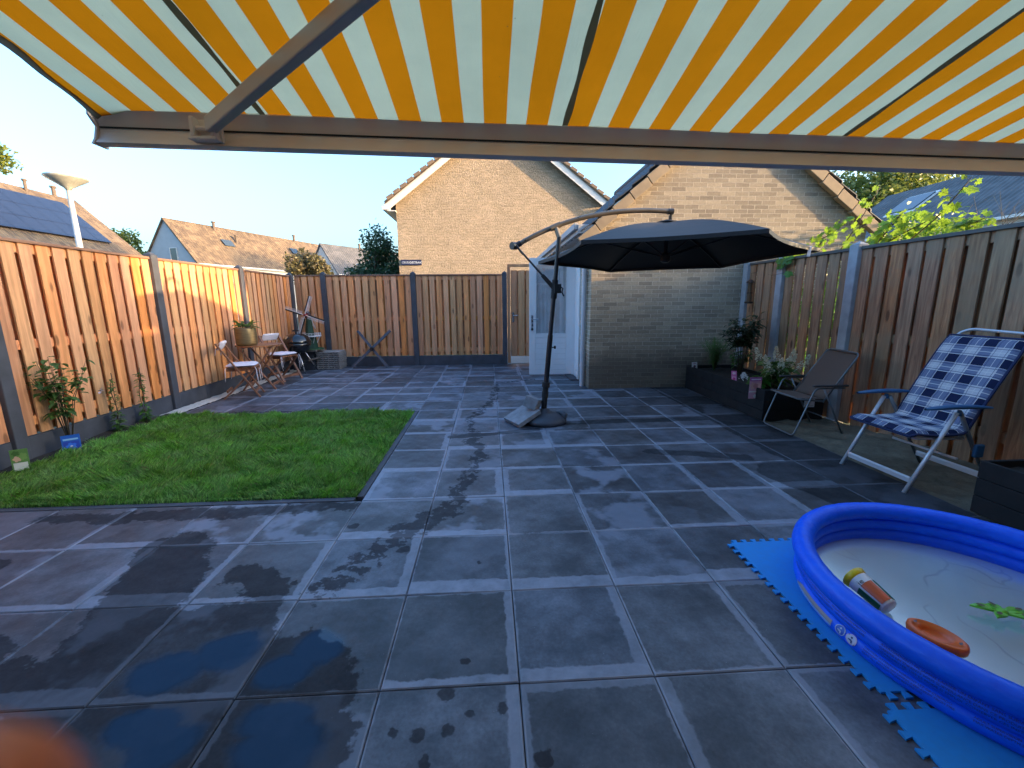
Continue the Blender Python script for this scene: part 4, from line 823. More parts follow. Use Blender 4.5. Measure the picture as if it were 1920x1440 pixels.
# brass pot with plant on table
P_=thing('brass_flower_pot','hammered brass pot with a low green plant standing on the bistro table','flower pot',(-3.97,7.12,.739))
def brass():
    s=NT('hammered_brass'); o=s.obj(); n=s.noise(s.vm('MULTIPLY',o,(4,4,45)),2,4,.6); c=s.mix(s.lin(n,.3,.7),(.30,.23,.12),(.17,.135,.08)); s.pr(c,s.lin(n,.3,.7,.4,.55),.75,s.bump(n,.4,.006)); return s.m
m=MB(); b=(-3.97,7.12,.739); m.lathe([(.13,0),(.148,.01),(.155,.05),(.158,.2),(.155,.27),(.151,.285),(.141,.285),(.143,.24)],b,32,cap=False); m.lathe([(.0,.0),(.13,.0)],b,32,cap=False); m.build('pot',brass(),P_,smooth=True)
m=MB(); m.lathe([(.0,.25),(.145,.25)],b,24,cap=False); m.build('soil',M['soil'],P_)
def leafplane(m,base,dirv,L,W,droop=.3,fold=.15,up=Vector((0,0,1)),mi=0):
    d=Vector(dirv).normalized(); s=d.cross(up)
    if s.length<1e-3: s=Vector((1,0,0))
    s.normalize(); base=Vector(base); pr=[(0,0),(.15,.6),(.4,1),(.7,.75),(1,0)]; n=s.cross(d)
    c=[base+d*L*a-Vector((0,0,droop*L*a*a)) for a,_ in pr]; vs=[c[0]]
    for i in(1,2,3): vs+= [c[i]+s*W*pr[i][1]*.5+n*W*fold,c[i],c[i]-s*W*pr[i][1]*.5+n*W*fold]
    vs.append(c[4]); m.add(vs,[(0,1,2),(0,2,3),(1,4,5,2),(2,5,6,3),(4,7,8,5),(5,8,9,6),(7,10,8),(8,10,9)],mi)
m=MB(); q=random.Random(3)
for k in range(34):
    a=q.uniform(0,6.28); r=q.uniform(.02,.12); p=(b[0]+math.cos(a)*r,b[1]+math.sin(a)*r,b[2]+.25); e=q.uniform(.1,1.3); m2=q.uniform(.09,.17)
    leafplane(m,(p[0],p[1],p[2]+q.uniform(.02,.10)),(math.cos(a)*math.cos(e),math.sin(a)*math.cos(e),math.sin(e)),m2*1.15,m2*.5,.45)
m.build('leaves',M['green_leaf'],P_)
# ================================================================== BARBECUE
B=thing('kettle_barbecue','black round kettle barbecue on thin legs beside the model windmill','barbecue',(-3.93,8.82,0)); b=(-3.93,8.82,0)
enamel=C('black_enamel',(.006,.006,.007),.12,coat=.6)
m=MB(); m.lathe([(.05,.38),(.15,.41),(.23,.48),(.262,.56),(.27,.625),(.262,.625)],b,36,cap=False); m.build('bowl',enamel,B,smooth=True)
m=MB(); m.lathe([(.275,.62),(.278,.635),(.262,.68),(.22,.745),(.15,.79),(.07,.81),(.0,.813)],b,36); m.build('lid',enamel,B,smooth=True)
m=MB(); m.tube([(b[0]-.05,b[1],.80),(b[0]-.05,b[1],.86),(b[0]+.05,b[1],.86),(b[0]+.05,b[1],.80)],.006,6); m.tube([(b[0]-.06,b[1],.865),(b[0]+.06,b[1],.865)],.013,8); m.build('lid_handle',M['rubber'],B)
m=MB(); nrm=Vector((.0,-.86,.5)); m.lathe([(.0,.0),(.035,.0),(.035,.006),(.0,.006)],(b[0]-.10,b[1]-.208,.742),16,rot=Vector((-.35,-.75,.55)).to_track_quat('Z','Y').to_matrix()); m.build('lid_vent',M['steel'],B)
for (x,y) in((.16,-.16),(.20,.35),(-.22,-.05)):
    m=MB(); m.tube([(b[0]+x*.4,b[1]+y*.4,.42),(b[0]+x*1.0+(.0 if x<0 else .02),b[1]+y*1.05,.0)],.011,8); m.build('leg',M['steel'],B,smooth=True)
m=MB(); m.tube([(b[0]-.28,b[1]-.05,.07),(b[0]-.22,b[1]-.09,.07)],.07,16); m.build('wheel',M['rubber'],B)
m=MB(); m.lathe([(.0,.2),(.14,.19),(.15,.2)],b,20); m.build('ash_tray',M['steel'],B)
# ================================================================== STORAGE BOXES, WINDMILL
t=thing('wooden_crate_step','dark painted low box with loose planks that the windmill stands on','wooden box',(-3.95,9.35,0))
m=MB(); m.bb((-4.2,9.13,0),(-3.74,9.6,.2)); m.bb((-4.19,9.15,.202),(-3.76,9.6,.40)); m.build('box',C('box_paint',(.025,.035,.05),.6),t,bevel=.006)
m=MB(); m.bb((-4.2,9.05,.405),(-3.66,9.2,.44)); m.bb((-4.2,9.22,.405),(-3.60,9.38,.44)); m.bb((-4.2,9.4,.405),(-3.66,9.55,.44)); m.box((-3.72,9.09,.25),(.24,.06,.03),Matrix.Rotation(R(25),3,'Z')@Matrix.Rotation(R(-14),3,'Y')); m.build('loose_plank',wood('grey_plank',(.22,.19,.16),(.12,.10,.085),.4,.8,axis='x'),t,bevel=.003)
Wm=thing('model_windmill','green model windmill with four white lattice sails in the back left corner','garden ornament',(-3.84,9.28,.441)); b=Vector((-3.84,9.28,.441))
grn=C('mill_green',(.012,.05,.03),.5); blk=C('mill_black',(.012,.012,.014),.5); whp=C('mill_white',(.66,.66,.68),.5)
m=MB(); m.lathe([(.0,0),(.25,0),(.25,.018),(.0,.018)],b,30); m.build('base_plate',C('mill_base',(.04,.10,.04),.8),Wm)
m=MB(); m.lathe([(.15,.02),(.12,.28),(.10,.29),(.055,.66),(.05,.67)],b,8); m.build('tower',grn,Wm)
m=MB(); m.lathe([(.12,.272),(.235,.272),(.235,.286),(.1,.286)],b,8,cap=False)
for k in range(8):
    a=k*math.pi/4; c_=Vector((math.cos(a),math.sin(a),0)); a2=(k+1)*math.pi/4; c2=Vector((math.cos(a2),math.sin(a2),0)); zz=Vector((0,0,1))
    m.beam(b+c_*.225+zz*.286,b+c_*.225+zz*.34,.008,.008); m.beam(b+c_*.225+zz*.34,b+c2*.225+zz*.34,.008,.008); m.beam(b+c_*.225+zz*.312,b+c2*.225+zz*.312,.005,.005); m.beam(b+c_*.21+zz*.272,b+c_*.125+zz*.12,.009,.009)
    for j in(.33,.66): q_=b+(c_*(1-j)+c2*j)*.225; m.beam(q_+zz*.286,q_+zz*.34,.004,.004)
m.build('balcony',whp,Wm)
m=MB(); m.lathe([(.062,.66),(.07,.68),(.066,.73),(.04,.785),(.0,.81)],b,14); m.build('cap',C('mill_cap',(.06,.015,.015),.5),Wm,smooth=True)
m=MB(); m.beam(b+Vector((0,.06,.72)),b+Vector((0,.30,.42)),.012,.012); m.beam(b+Vector((-.1,.1,.74)),b+Vector((0,.30,.42)),.008,.008); m.beam(b+Vector((.1,.1,.74)),b+Vector((0,.30,.42)),.008,.008); m.build('tail_pole',whp,Wm)
m=MB(); m.lathe([(.045,-.01),(.045,.0)],b+Vector((0,-.155,.10)),16,rot=Matrix.Rotation(R(90),3,'X')); em=m.build('round_emblem',whp,Wm)
m=MB(); m.box(b+Vector((0,-.158,.10)),(.012,.008,.05)); m.box(b+Vector((0,-.158,.125)),(.03,.008,.010)); m.box(b+Vector((0,-.158,.075)),(.03,.008,.010)); m.build('emblem_mark',blk,em)
m=MB(); m.lathe([(.022,-.03),(.022,.07)],b+Vector((0,-.12,.73)),12,rot=Matrix.Rotation(R(90),3,'X')); m.build('hub',C('mill_red',(.25,.02,.02),.5),Wm)
hc=b+Vector((0,-.17,.73))
for k in range(4):
    th_=R(20+90*k); d=Vector((math.sin(th_),0,math.cos(th_))); s=Vector((math.cos(th_),0,-math.sin(th_))); m=MB()
    m.beam(hc,hc+d*.41,.012,.012,up=(0,1,0)); L=[.0,.021,.042,.06]
    for o in(.010,.030,.052): m.beam(hc+d*.07+s*o,hc+d*.405+s*o,.004,.004,up=(0,1,0))
    for j in range(15): p=hc+d*(.07+j*.0239); m.beam(p,p+s*.054,.005,.004,up=(0,1,0))
    sl2=m.build('sail',whp,Wm); m=MB(); q0=hc+d*.07-s*.006; m.prism([q0,q0-s*.028,q0-s*.028+d*.33,q0+d*.33],(0,.004,0)); m.build('wind_board',blk,sl2)
# stack of decking tiles
for k in range(9):
    m=MB(); z=.002+k*.042; m.o=(-3.47,9.42,z); ox=rnd.uniform(-.012,.012); m.bb((-3.72+ox,9.17,z+.016),(-3.24+ox,9.64,z+.030)); 
    for j in range(8): m.bb((-3.715+ox+j*.0605,9.165,z+.030),(-3.715+ox+j*.0605+.052,9.645,z+.040))
    for j in range(5): m.bb((-3.71+ox+j*.115,9.18,z),(-3.69+ox+j*.115,9.62,z+.012))
    o=m.build('deck_tile',C('deck_grey',(.26,.25,.24),.8,var=.2)); tag(o,'topmost grey slatted decking tile, on top of the pile beside the dark wooden box' if k==8 else 'lowest grey slatted decking tile, under the pile beside the dark wooden box' if k==0 else 'grey slatted decking tile inside the pile beside the dark wooden box','deck tile','piled decking tiles')
# X-shaped stand
t=thing('cross_stand','empty dark steel X-shaped parasol foot leaning against the back fence','parasol stand',(-2.62,9.5,0))
for (a,b2) in(((-3.03,9.36,.015),(-2.22,9.62,.80)),((-2.27,9.36,.015),(-2.94,9.62,.80))):
    A,B2=Vector(a),Vector(b2); m=MB(); d=(B2-A).normalized(); s=d.cross(Vector((0,-1,.3))).normalized(); n=s.cross(d); cpt=(A+B2)/2
    if a[0]<-2.5: segs=[(A,B2)]
    else: segs=[(A,A.lerp(B2,.46)),(A.lerp(B2,.54),B2)]
    for p,q2 in segs:
        m.beam(p,q2,.055,.004,up=n); m.beam(p+s*.026-n*.012,q2+s*.026-n*.012,.004,.026,up=n); m.beam(p-s*.026-n*.012,q2-s*.026-n*.012,.004,.026,up=n)
    m.build('channel_bar',C('channel_steel',(.07,.08,.10),.45,.5),t)
m=MB(); m.tube([(-2.61,9.44,.40),(-2.61,9.50,.40)],.045,16); m.build('centre_socket',M['dark_metal'],t)
# ================================================================== RIGHT PLANTER AND PLANTS
blackwood=C('planter_black',(.004,.0045,.006),.8)
def planter(label,x0,x1,y0,y1,h):
    t=thing('planter_box',label,'planter',((x0+x1)/2,(y0+y1)/2,0)); m=MB(); w_=.025
    for k in range(3):
        z0=k*h/3+.002; z1=(k+1)*h/3-.002; m.bb((x0,y0,z0),(x0+w_,y1,z1)); m.bb((x1-w_,y0,z0),(x1,y1,z1)); m.bb((x0+w_,y0,z0),(x1-w_,y0+w_,z1)); m.bb((x0+w_,y1-w_,z0),(x1-w_,y1,z1))
    m.build('box',blackwood,t,bevel=.003); m=MB(); nx=14; ny=int((y1-y0)/.05)
    m.grid(nx,ny,lambda i,j:(x0+w_+(x1-x0-2*w_)*i/(nx-1),y0+w_+(y1-y0-2*w_)*j/(ny-1),h-.05+rnd.uniform(-.012,.012))); m.build('soil',M['soil'],t,smooth=True); return t
planter('long black wooden planter full of shrubs against the garage wall and right fence',3.19,3.93,4.62,6.6,.37)
planter('black wooden planter at the right edge, behind the paddling pool',3.2,3.95,.9,2.44,.36)
def stems(m,base,n,h,spread,q,r=.004,lean=(0,0)):
    tips=[]
    for k in range(n):
        a=q.uniform(0,6.28); s=q.uniform(.2,1)*spread; b_=Vector(base); t1=b_+Vector((math.cos(a)*s*.4+lean[0]*.5,math.sin(a)*s*.4+lean[1]*.5,h*.55)); t2=b_+Vector((math.cos(a)*s+lean[0],math.sin(a)*s+lean[1],h*q.uniform(.75,1.05)))
        m.tube([b_,t1,t2],[r,r*.8,r*.4],5); tips.append((b_,t1,t2))
    return tips
def on_stem(tp,f):
    a,b_,c_=tp; return a.lerp(b_,f*2) if f<.5 else b_.lerp(c_,f*2-1)
def shrub(name,label,base,h,spread,nst,nleaf,L,W,mat,seed,cat='plant',f0=.25,stem=(.06,.05,.03),droop=.3,lean=(0,0),group=None):
    q=random.Random(seed); t=thing(name,label,cat,base,group); m=MB(); tp=stems(m,base,nst,h,spread,q,.004,lean)
    m.build('stems',C('stem_%s'%('b' if stem[0]<.1 else 'g'),stem,.8),t,smooth=True); m=MB()
    for k in range(nleaf):
        s=q.choice(tp); p=on_stem(s,q.uniform(f0,1)); a=q.uniform(0,6.28); e=q.uniform(-.4,.7); l=L*q.uniform(.6,1.25); p=p+Vector((math.cos(a),math.sin(a),0))*q.uniform(0,spread*.22)
        leafplane(m,p,(math.cos(a)*math.cos(e),math.sin(a)*math.cos(e),math.sin(e)),l,l*W,droop)
    m.build('leaves',mat,t); return t,tp,q
shrub('feathery_plant','fine feathery light green plant in the planter corner by the garage wall',(3.5,6.32,.32),.50,.26,46,1500,.05,.16,leafmat('feather_leaf',(.05,.13,.025),(.10,.20,.04)),11,f0=.2,stem=(.11,.2,.05),droop=.1)
shrub('dark_shrub','tall dark round-headed shrub on a thin stem in the black planter',(3.56,5.72,.32),.86,.30,16,620,.085,.5,M['dark_leaf'],12,'shrub',f0=.45,group=None)
shrub('small_shrub','low dark leafy plant with pale tips behind the pink tag in the planter',(3.72,6.05,.32),.34,.2,14,220,.07,.5,M['green_leaf'],13,f0=.3)
def panicle(m,base,d,L,q,wd=.05):
    d=Vector(d).normalized(); s=d.orthogonal().normalized(); c_=d.cross(s)
    for k in range(150):
        f=q.random()**.8; r=wd*(1-f*.8)*q.uniform(.5,1); a=q.uniform(0,6.28); p=Vector(base)+d*L*f+(s*math.cos(a)+c_*math.sin(a))*r; z=q.uniform(.006,.011); u=Vector((q.gauss(0,1),q.gauss(0,1),q.gauss(0,1))).normalized(); v=u.orthogonal().normalized(); w2=u.cross(v)
        m.add([p+v*z,p+w2*z,p-v*z,p-w2*z,p+u*z*.6],[(0,1,4),(1,2,4),(2,3,4),(3,0,4)])
t,tp,q=shrub('hydrangea','big hydrangea with cream cone-shaped flower heads in the black planter',(3.55,5.0,.32),.32,.26,12,220,.14,.5,leafmat('hydrangea_leaf',(.06,.13,.02),(.13,.22,.04)),14,f0=.2,stem=(.12,.2,.05))
m=MB()
for (x,y,z,dx,dy) in((3.50,5.22,.62,-.25,.3),(3.62,5.08,.64,0,.2),(3.45,4.98,.56,-.4,-.1),(3.60,4.84,.60,.15,-.45),(3.68,4.74,.60,.2,-.5),(3.50,4.84,.54,-.1,-.3),(3.70,4.95,.62,.3,.1),(3.42,4.88,.50,-.5,-.3)): panicle(m,(x,y,z),(dx,dy,1),.19,q,.065); m.tube([(3.55,5.0,.34),(x,y,z+.02)],.003,5)
m.build('flower_heads',M['flower'],t)
t,tp,q=shrub('hydrangea','small low hydrangea with one white flower ball at the front of the planter',(3.36,5.02,.32),.12,.13,7,46,.12,.55,M['ivy_leaf'],15,f0=.2,stem=(.12,.2,.05))
m=MB(); panicle(m,(3.27,5.16,.40),(-.2,0,1),.09,q,.07); m.build('flower_heads',M['flower_w'],t)
def card(name,label,c,w_,h,rz,tilt,cols,cat='plant label',bend=0,stick=True,txt=None):
    """printed plant tag: body plus coloured bands and blossoms"""
    t=thing(name,label,cat,c); rot=Matrix.Rotation(rz,3,'Z')@Matrix.Rotation(tilt,3,'X'); c=Vector(c)
    m=MB(); m.box(c+rot@Vector((0,0,h/2)),(w_,.003,h),rot); m.build('card',C('card_%d'%hash_(cols[0]),cols[0],.5),t)
    k=0
    for (u0,u1,v0,v1,cl) in cols[1:]:
        m=MB(); k+=1; a=[c+rot@Vector(((u0-.5)*w_,-.0025-.0004*k,v0*h)),c+rot@Vector(((u1-.5)*w_,-.0025-.0004*k,v0*h)),c+rot@Vector(((u1-.5)*w_,-.0025-.0004*k,v1*h)),c+rot@Vector(((u0-.5)*w_,-.0025-.0004*k,v1*h))]
        if (u1-u0)<.72 and (v1-v0)*h<w_:  # blossom
            ce=(a[0]+a[2])/2; ux=(a[1]-a[0])/2; uz=(a[3]-a[0])/2; n=15; pts=[ce+ux*math.cos(2*math.pi*i/n)*(1 if i%3 else .72)+uz*math.sin(2*math.pi*i/n)*(1 if i%3 else .72) for i in range(n)]
            m.add(pts,[tuple(range(n))])
        else: m.add(a,[(0,1,2,3)])
        m.build('print',C('ink_%d'%hash_(cl),cl,.5),t)
    if stick: m=MB(); m.beam(c+rot@Vector((0,.003,-.08)),c+rot@Vector((0,.003,h*.3)),.01,.003); m.build('stick',C('stick_white',(.6,.6,.6),.5),t)
    return t
def hash_(c): return int(c[0]*1e3)*1000000+int(c[1]*1e3)*1000+int(c[2]*1e3)
pk=(.62,.12,.30); 
card('plant_label','white plant tag with a dark flower print at the far end of the planter',(3.24,6.42,.33),.10,.115,R(12),R(-8),[(.70,.68,.66),(.25,.75,.2,.62,(.12,.05,.08)),(.15,.85,.75,.9,(.5,.3,.35))])
card('plant_label','narrow pink plant tag in the middle of the planter edge',(3.26,5.36,.33),.065,.15,R(-20),R(-25),[pk,(.1,.9,.05,.48,(.70,.35,.50)),(.2,.8,.12,.42,(.6,.03,.2)),(.15,.85,.65,.9,(.7,.5,.55))])
card('plant_label','large pink flowered plant tag hanging over the near corner of the planter',(3.175,4.78,.235),.15,.26,R(2),R(0),[(.60,.30,.36),(0,1,.82,1,(.36,.07,.28)),(.05,.52,.42,.78,(.66,.36,.30)),(.48,.98,.40,.76,(.72,.42,.36)),(.3,.75,.45,.72,(.55,.22,.22)),(0,1,.30,.36,(.72,.66,.62)),(.35,.72,.03,.22,(.70,.66,.62)),(.7,.98,.02,.2,(.62,.55,.5)),(.1,.9,.87,.93,(.7,.6,.68))],stick=False)
card('plant_label','small white tag hanging below the seat of the brown chair near the sand',(3.62,4.46,.20),.11,.10,R(-8),R(0),[(.62,.63,.68),(.1,.9,.1,.25,(.45,.46,.5))],stick=False)
# bird feeder on the fence
t=thing('bird_feeder','small brown lantern-shaped bird feeder hanging by the first concrete post','bird feeder',(3.98,6.36,1.5)); b=Vector((3.98,6.36,1.5)); br=C('feeder_brown',(.045,.028,.02),.5,.3)
m=MB(); m.lathe([(.065,.16),(.02,.205),(.0,.21)],b,12); m.build('roof',br,t); m=MB(); m.lathe([(.045,-.15),(.06,-.14),(.06,-.125),(.04,-.12)],b,12); m.build('tray',br,t)
m=MB(); m.lathe([(.032,-.12),(.032,.16)],b,12); m.build('tube',C('feeder_seed',(.12,.07,.035),.4),t); m=MB(); m.lathe([(.04,.0),(.04,.015)],b,12); m.build('ring',br,t); m=MB(); m.tube([b+Vector((0,0,.2)),b+Vector((0,0,.30)),b+Vector((.08,0,.31))],.003,6); m.build('hook',br,t)
# ================================================================== VINES
def lobed(m,p,nrm,upv,sz,q,mi=0):
    nrm=Vector(nrm).normalized(); u=(Vector(upv)-nrm*Vector(upv).dot(nrm)); u=u.normalized() if u.length>1e-3 else nrm.orthogonal().normalized(); s=nrm.cross(u)
    rad=[(-90,.10),(-62,.62),(-40,.50),(-22,.86),(-5,.60),(18,1.0),(40,.62),(62,.84),(78,.78),(90,1.12)]
    pts=[]
    for a,r in rad: pts.append((math.cos(R(a))*r,math.sin(R(a))*r))
    full=pts+[(-x,y) for x,y in reversed(pts[1:-1])]
    n=len(full); c=Vector(p); vs=[c+u*.0]
    for x,y in full: vs.append(c+(s*x+u*(y-.0))*sz*.5*q.uniform(.93,1.07)+nrm*sz*.5*(-.28*abs(x)**1.3-.10*max(0,y)**2+q.uniform(-.03,.03)))
    m.add(vs,[(0,1+i,1+(i+1)%n) for i in range(n)],mi)
VN=thing('grape_vine','bright green grape vine with big lobed leaves hanging over the right fence','vine',(4.35,4.5,0)); q=random.Random(21)
shoots=[[(4.3,5.6,1.9),(4.2,5.3,2.15),(4.25,5.0,2.3)],[(4.3,5.2,1.9),(4.25,4.9,2.2),(4.35,4.75,2.62)],[(4.35,4.8,1.9),(4.3,4.5,2.15),(4.2,4.3,2.25)],[(4.4,4.5,1.9),(4.35,4.1,2.15),(4.35,3.92,2.35),(4.35,3.83,2.47)],[(4.4,4.9,1.9),(4.4,4.4,2.1),(4.4,4.1,2.2)],[(4.3,6.0,1.85),(4.2,5.8,2.0),(4.1,5.5,2.05)],[(4.4,4.2,1.85),(4.45,3.9,2.05),(4.4,3.7,2.1)]]
m=MB(); L_=MB()
for sh in shoots:
    sh=[Vector(p) for p in sh]; m.tube(sh,[.008]+[.006]*(len(sh)-2)+[.003],6)
    NV=36 if sh[-1].z<2.4 else 18
    for k in range(NV):
        f=(k+q.random())/(NV+1)*(len(sh)-1); i=min(int(f),len(sh)-2); p=sh[i].lerp(sh[i+1],min(1,f-i)); a=q.uniform(0,6.28); r=q.uniform(.04,.13); pp=p+Vector((math.cos(a)*r*.8,math.sin(a)*r,q.uniform(-.05,.07)))
        m.tube([p,pp],.002,4,cap=False); lobed(L_,pp,(-.75+q.uniform(-.5,.5),-.35+q.uniform(-.6,.6),q.uniform(-.2,.9)),(q.uniform(-.6,.6),q.uniform(-1,1),-.55+q.uniform(-.5,.9)),q.uniform(.07,.15)*(.8 if f/(len(sh)-1)>.75 else 1),q)
m.build('shoots',C('vine_stem',(.10,.07,.04),.8),VN,smooth=True); L_.build('leaves',M['vine_leaf'],VN)
t=thing('vine_sprig','sprig of dark green vine leaves growing through the fence at the second concrete post','vine',(3.98,5.7,1.9)); m=MB(); L_=MB()
m.tube([(4.08,5.75,1.99),(4.0,5.68,1.95),(3.98,5.62,1.82),(4.0,5.6,1.75)],.004,6); m.tube([(4.0,5.64,1.76),(3.99,5.9,1.74),(4.0,6.0,1.76)],.002,5)
for k in range(11): lobed(L_,(3.97+q.uniform(-.03,.03),5.63+q.uniform(-.12,.14),1.86+q.uniform(-.12,.12)),(-1+q.uniform(-.4,.4),-.4+q.uniform(-.4,.4),q.uniform(-.2,.5)),(q.uniform(-.3,.3),q.uniform(-.6,.6),-1),q.uniform(.10,.16),q)
m.build('shoots',C('vine_stem',(.10,.07,.04),.8),t); L_.build('leaves',M['ivy_leaf'],t)
def hedge(label,pts,n,ls,mat,seed,cat='shrub'):
    t=thing('neighbour_shrub',label,cat,(pts[0][0][0],pts[0][0][1],0),'shrubs behind the right fence'); m=MB(); bl=[]
    for i,(c,r) in enumerate(pts): 
        m.tube([(c[0],c[1],-.1),(c[0],c[1],c[2]*.5),(c[0]+.05,c[1],c[2])],[.03,.02,.01],6); bl+=subblobs(c,r,7,.5,seed+i)
    m.build('stem',M['bark'],t); V,F=leaf_cloud(crown_pts(n,bl,.3),ls,.35); npmesh('foliage',V,F,mat,t)
hedge('loose green willow-like shrub behind the right fence near the photo edge',[((4.95,3.35,1.55),(.5,.65,.85)),((5.0,4.0,1.2),(.4,.6,.85))],5000,.085,leafmat('shrub_leaf_b',(.06,.13,.02),(.13,.22,.035),.45),31)
hedge('green bush behind the right fence, seen between the far boards',[((4.75,5.3,1.0),(.4,.6,.85)),((4.8,6.3,1.0),(.4,.6,.7))],3500,.085,M['ivy_leaf'],35)
hedge('taller bush behind the vine next to the garage roof corner',[((6.6,6.4,1.75),(.6,.8,1.1))],3500,.11,M['vine_leaf'],38)
t=thing('bare_shrub','thin grey twiggy branches sticking up beyond the right fence','shrub',(5.0,3.8,0)); m=MB(); q=random.Random(9)
for k in range(16):
    p=Vector((4.8+q.uniform(-.1,.4),3.4+q.uniform(0,1.0),1.7)); a=p+Vector((q.uniform(-.1,.1),q.uniform(-.2,.2),.35)); b_=a+Vector((q.uniform(-.1,.1),q.uniform(-.3,.3),q.uniform(.1,.35))); m.tube([p-Vector((0,0,1.7)),p,a,b_],[.012,.007,.004,.0015],5)
    for j in range(3): c_=a.lerp(b_,q.random()); m.tube([c_,c_+Vector((q.uniform(-.1,.1),q.uniform(-.15,.15),q.uniform(.0,.15)))],.0015,4)
m.build('branches',C('grey_twig',(.22,.19,.15),.9),t)
# ================================================================== LEFT BORDER PLANTS
shrub('young_shrub','young bushy shrub on a thin stem by the left fence, above the blue tag',(-4.15,4.20,.0),.92,.24,13,230,.075,.62,M['green_leaf'],41,'shrub',f0=.34,droop=.4,group='young plants along the left fence')
def column(label,base,h,seed,mat,fl=False):
    q=random.Random(seed); t=thing('climbing_plant',label,'plant',base,'young plants along the left fence'); m=MB(); b=Vector(base); pts=[b+Vector((q.uniform(-.02,.02),q.uniform(-.02,.02),h*i/5)) for i in range(6)]; m.tube(pts,.004,6); m.tube([b,b+Vector((.01,.01,h*1.12))],.0035,6)
    m.build('stems',M['bark'],t); m=MB()
    for k in range(150):
        f=q.random(); p=b+Vector((0,0,h*f)); a=q.uniform(0,6.28); r=.02+.05*q.random()*(1.2-f); l=q.uniform(.03,.055); e=q.uniform(-.3,.8); leafplane(m,p+Vector((math.cos(a)*r*.5,math.sin(a)*r*.5,0)),(math.cos(a)*math.cos(e),math.sin(a)*math.cos(e),math.sin(e)),l,l*.55,.3)
    for k in range(26):
        a=q.uniform(0,6.28); l=q.uniform(.06,.10); leafplane(m,b+Vector((0,0,q.uniform(.02,.14))),(math.cos(a),math.sin(a),.3),l,l*.5,.4)
    m.build('leaves',mat,t)
    if fl:
        m=MB(); 
        for k in range(5): a=2*math.pi*k/5; leafplane(m,b+Vector((-.02,-.12,h*.82)),(.3,math.cos(a),math.sin(a)),.04,.03,0)
        m.build('flower',C('pale_flower',(.6,.5,.55),.6),t)
column('slim climbing plant with one pale flower, middle one by the left fence',(-4.17,4.78,0),.60,43,M['green_leaf'],True)
column('slim climbing plant farthest along the lawn by the left fence',(-4.17,5.16,0),.60,44,M['ivy_leaf'])
t=card('plant_label','bright blue plant tag with a blue flower print, under the young shrub',(-4.05,4.10,.012),.13,.165,R(38),R(-5),[(.01,.11,.50),(.08,.92,.06,.62,(.02,.06,.42)),(.2,.8,.12,.56,(.03,.16,.72)),(.42,.58,.28,.40,(.65,.6,.75)),(.1,.9,.70,.80,(.25,.5,.75)),(0,1,-.06,.02,(.6,.6,.6))],stick=True)
card('plant_label','green and white plant tag at the left edge of the lawn',(-4.03,3.63,.0),.105,.20,R(35),R(-4),[(.10,.22,.06),(.1,.9,.06,.42,(.60,.62,.58)),(.1,.6,.45,.72,(.55,.35,.25)),(.45,.95,.5,.85,(.16,.30,.08)),(.08,.55,.72,.95,(.05,.13,.03))])
# ================================================================== RIGHT SIDE CHAIRS
def tubepart(name,pts,r,mat,t,n=10,fil=0):
    m=MB(); P=[Vector(p) for p in pts]
    if fil:
        o=[P[0]]
        for i in range(1,len(P)-1):
            a,b,c=P[i-1],P[i],P[i+1]; d1=(a-b).normalized()*min(fil,(a-b).length*.45); d2=(c-b).normalized()*min(fil,(c-b).length*.45)
            for k in range(6): f=k/5; o.append((b+d1)*(1-f)**2+b*2*f*(1-f)+(b+d2)*f*f)
        o.append(P[-1]); P=o
    m.tube(P,r,n); return m.build(name,mat,t,smooth=True)
t=thing('camping_chair','low folding chair with brown fabric and thin dark tube frame beside the planter','chair',(3.4,4.27,0)); gm=M['grey_metal']
ya,yb=4.02,4.53
tubepart('front_frame',[(3.62,yb+.01,.53),(3.33,yb,.53),(3.15,yb,.012),(3.13,ya,.012),(3.31,ya,.51),(3.62,ya,.51)],.0085,gm,t,fil=.05)
tubepart('rear_leg',[(3.40,ya+.005,.51),(3.68,ya+.02,.01)],.009,gm,t); tubepart('rear_leg',[(3.42,yb-.005,.53),(3.70,yb-.02,.01)],.009,gm,t)
tubepart('rear_foot_bar',[(3.60,ya+.015,.15),(3.62,yb-.015,.15)],.006,gm,t)
tubepart('back_frame',[(3.42,ya+.02,.36),(3.74,ya+.01,.86),(3.76,yb-.07,.87),(3.44,yb-.03,.37)],.009,gm,t,fil=.06)
tubepart('seat_frame',[(3.44,ya+.03,.365),(3.17,ya+.03,.395),(3.17,yb-.03,.405),(3.44,yb-.03,.375)],.009,gm,t,fil=.03)
for y in(ya,yb):
    m=MB(); m.bb((3.28,y-.018,.525 if y==ya else .542),(3.65,y+.018,.545 if y==ya else .562)); m.build('armrest',C('arm_dark',(.03,.032,.036),.5),t,bevel=.008)
m=MB(); m.grid(14,14,lambda i,j:(3.16+.275*i/13,ya+.035+(yb-ya-.075)*j/13,.405-.018*i/13-.028*math.sin(math.pi*j/13)*math.sin(math.pi*min(1,i/13+.15)))); m.build('seat_fabric',M['brown_mesh'],t,smooth=True,solid=.004)
m=MB(); m.grid(14,14,lambda i,j:(3.445+.305*i/13+.02*math.sin(math.pi*j/13),ya+.03+(yb-ya-.085)*j/13,.385+.475*i/13)); m.build('back_fabric',M['brown_mesh'],t,smooth=True,solid=.004)
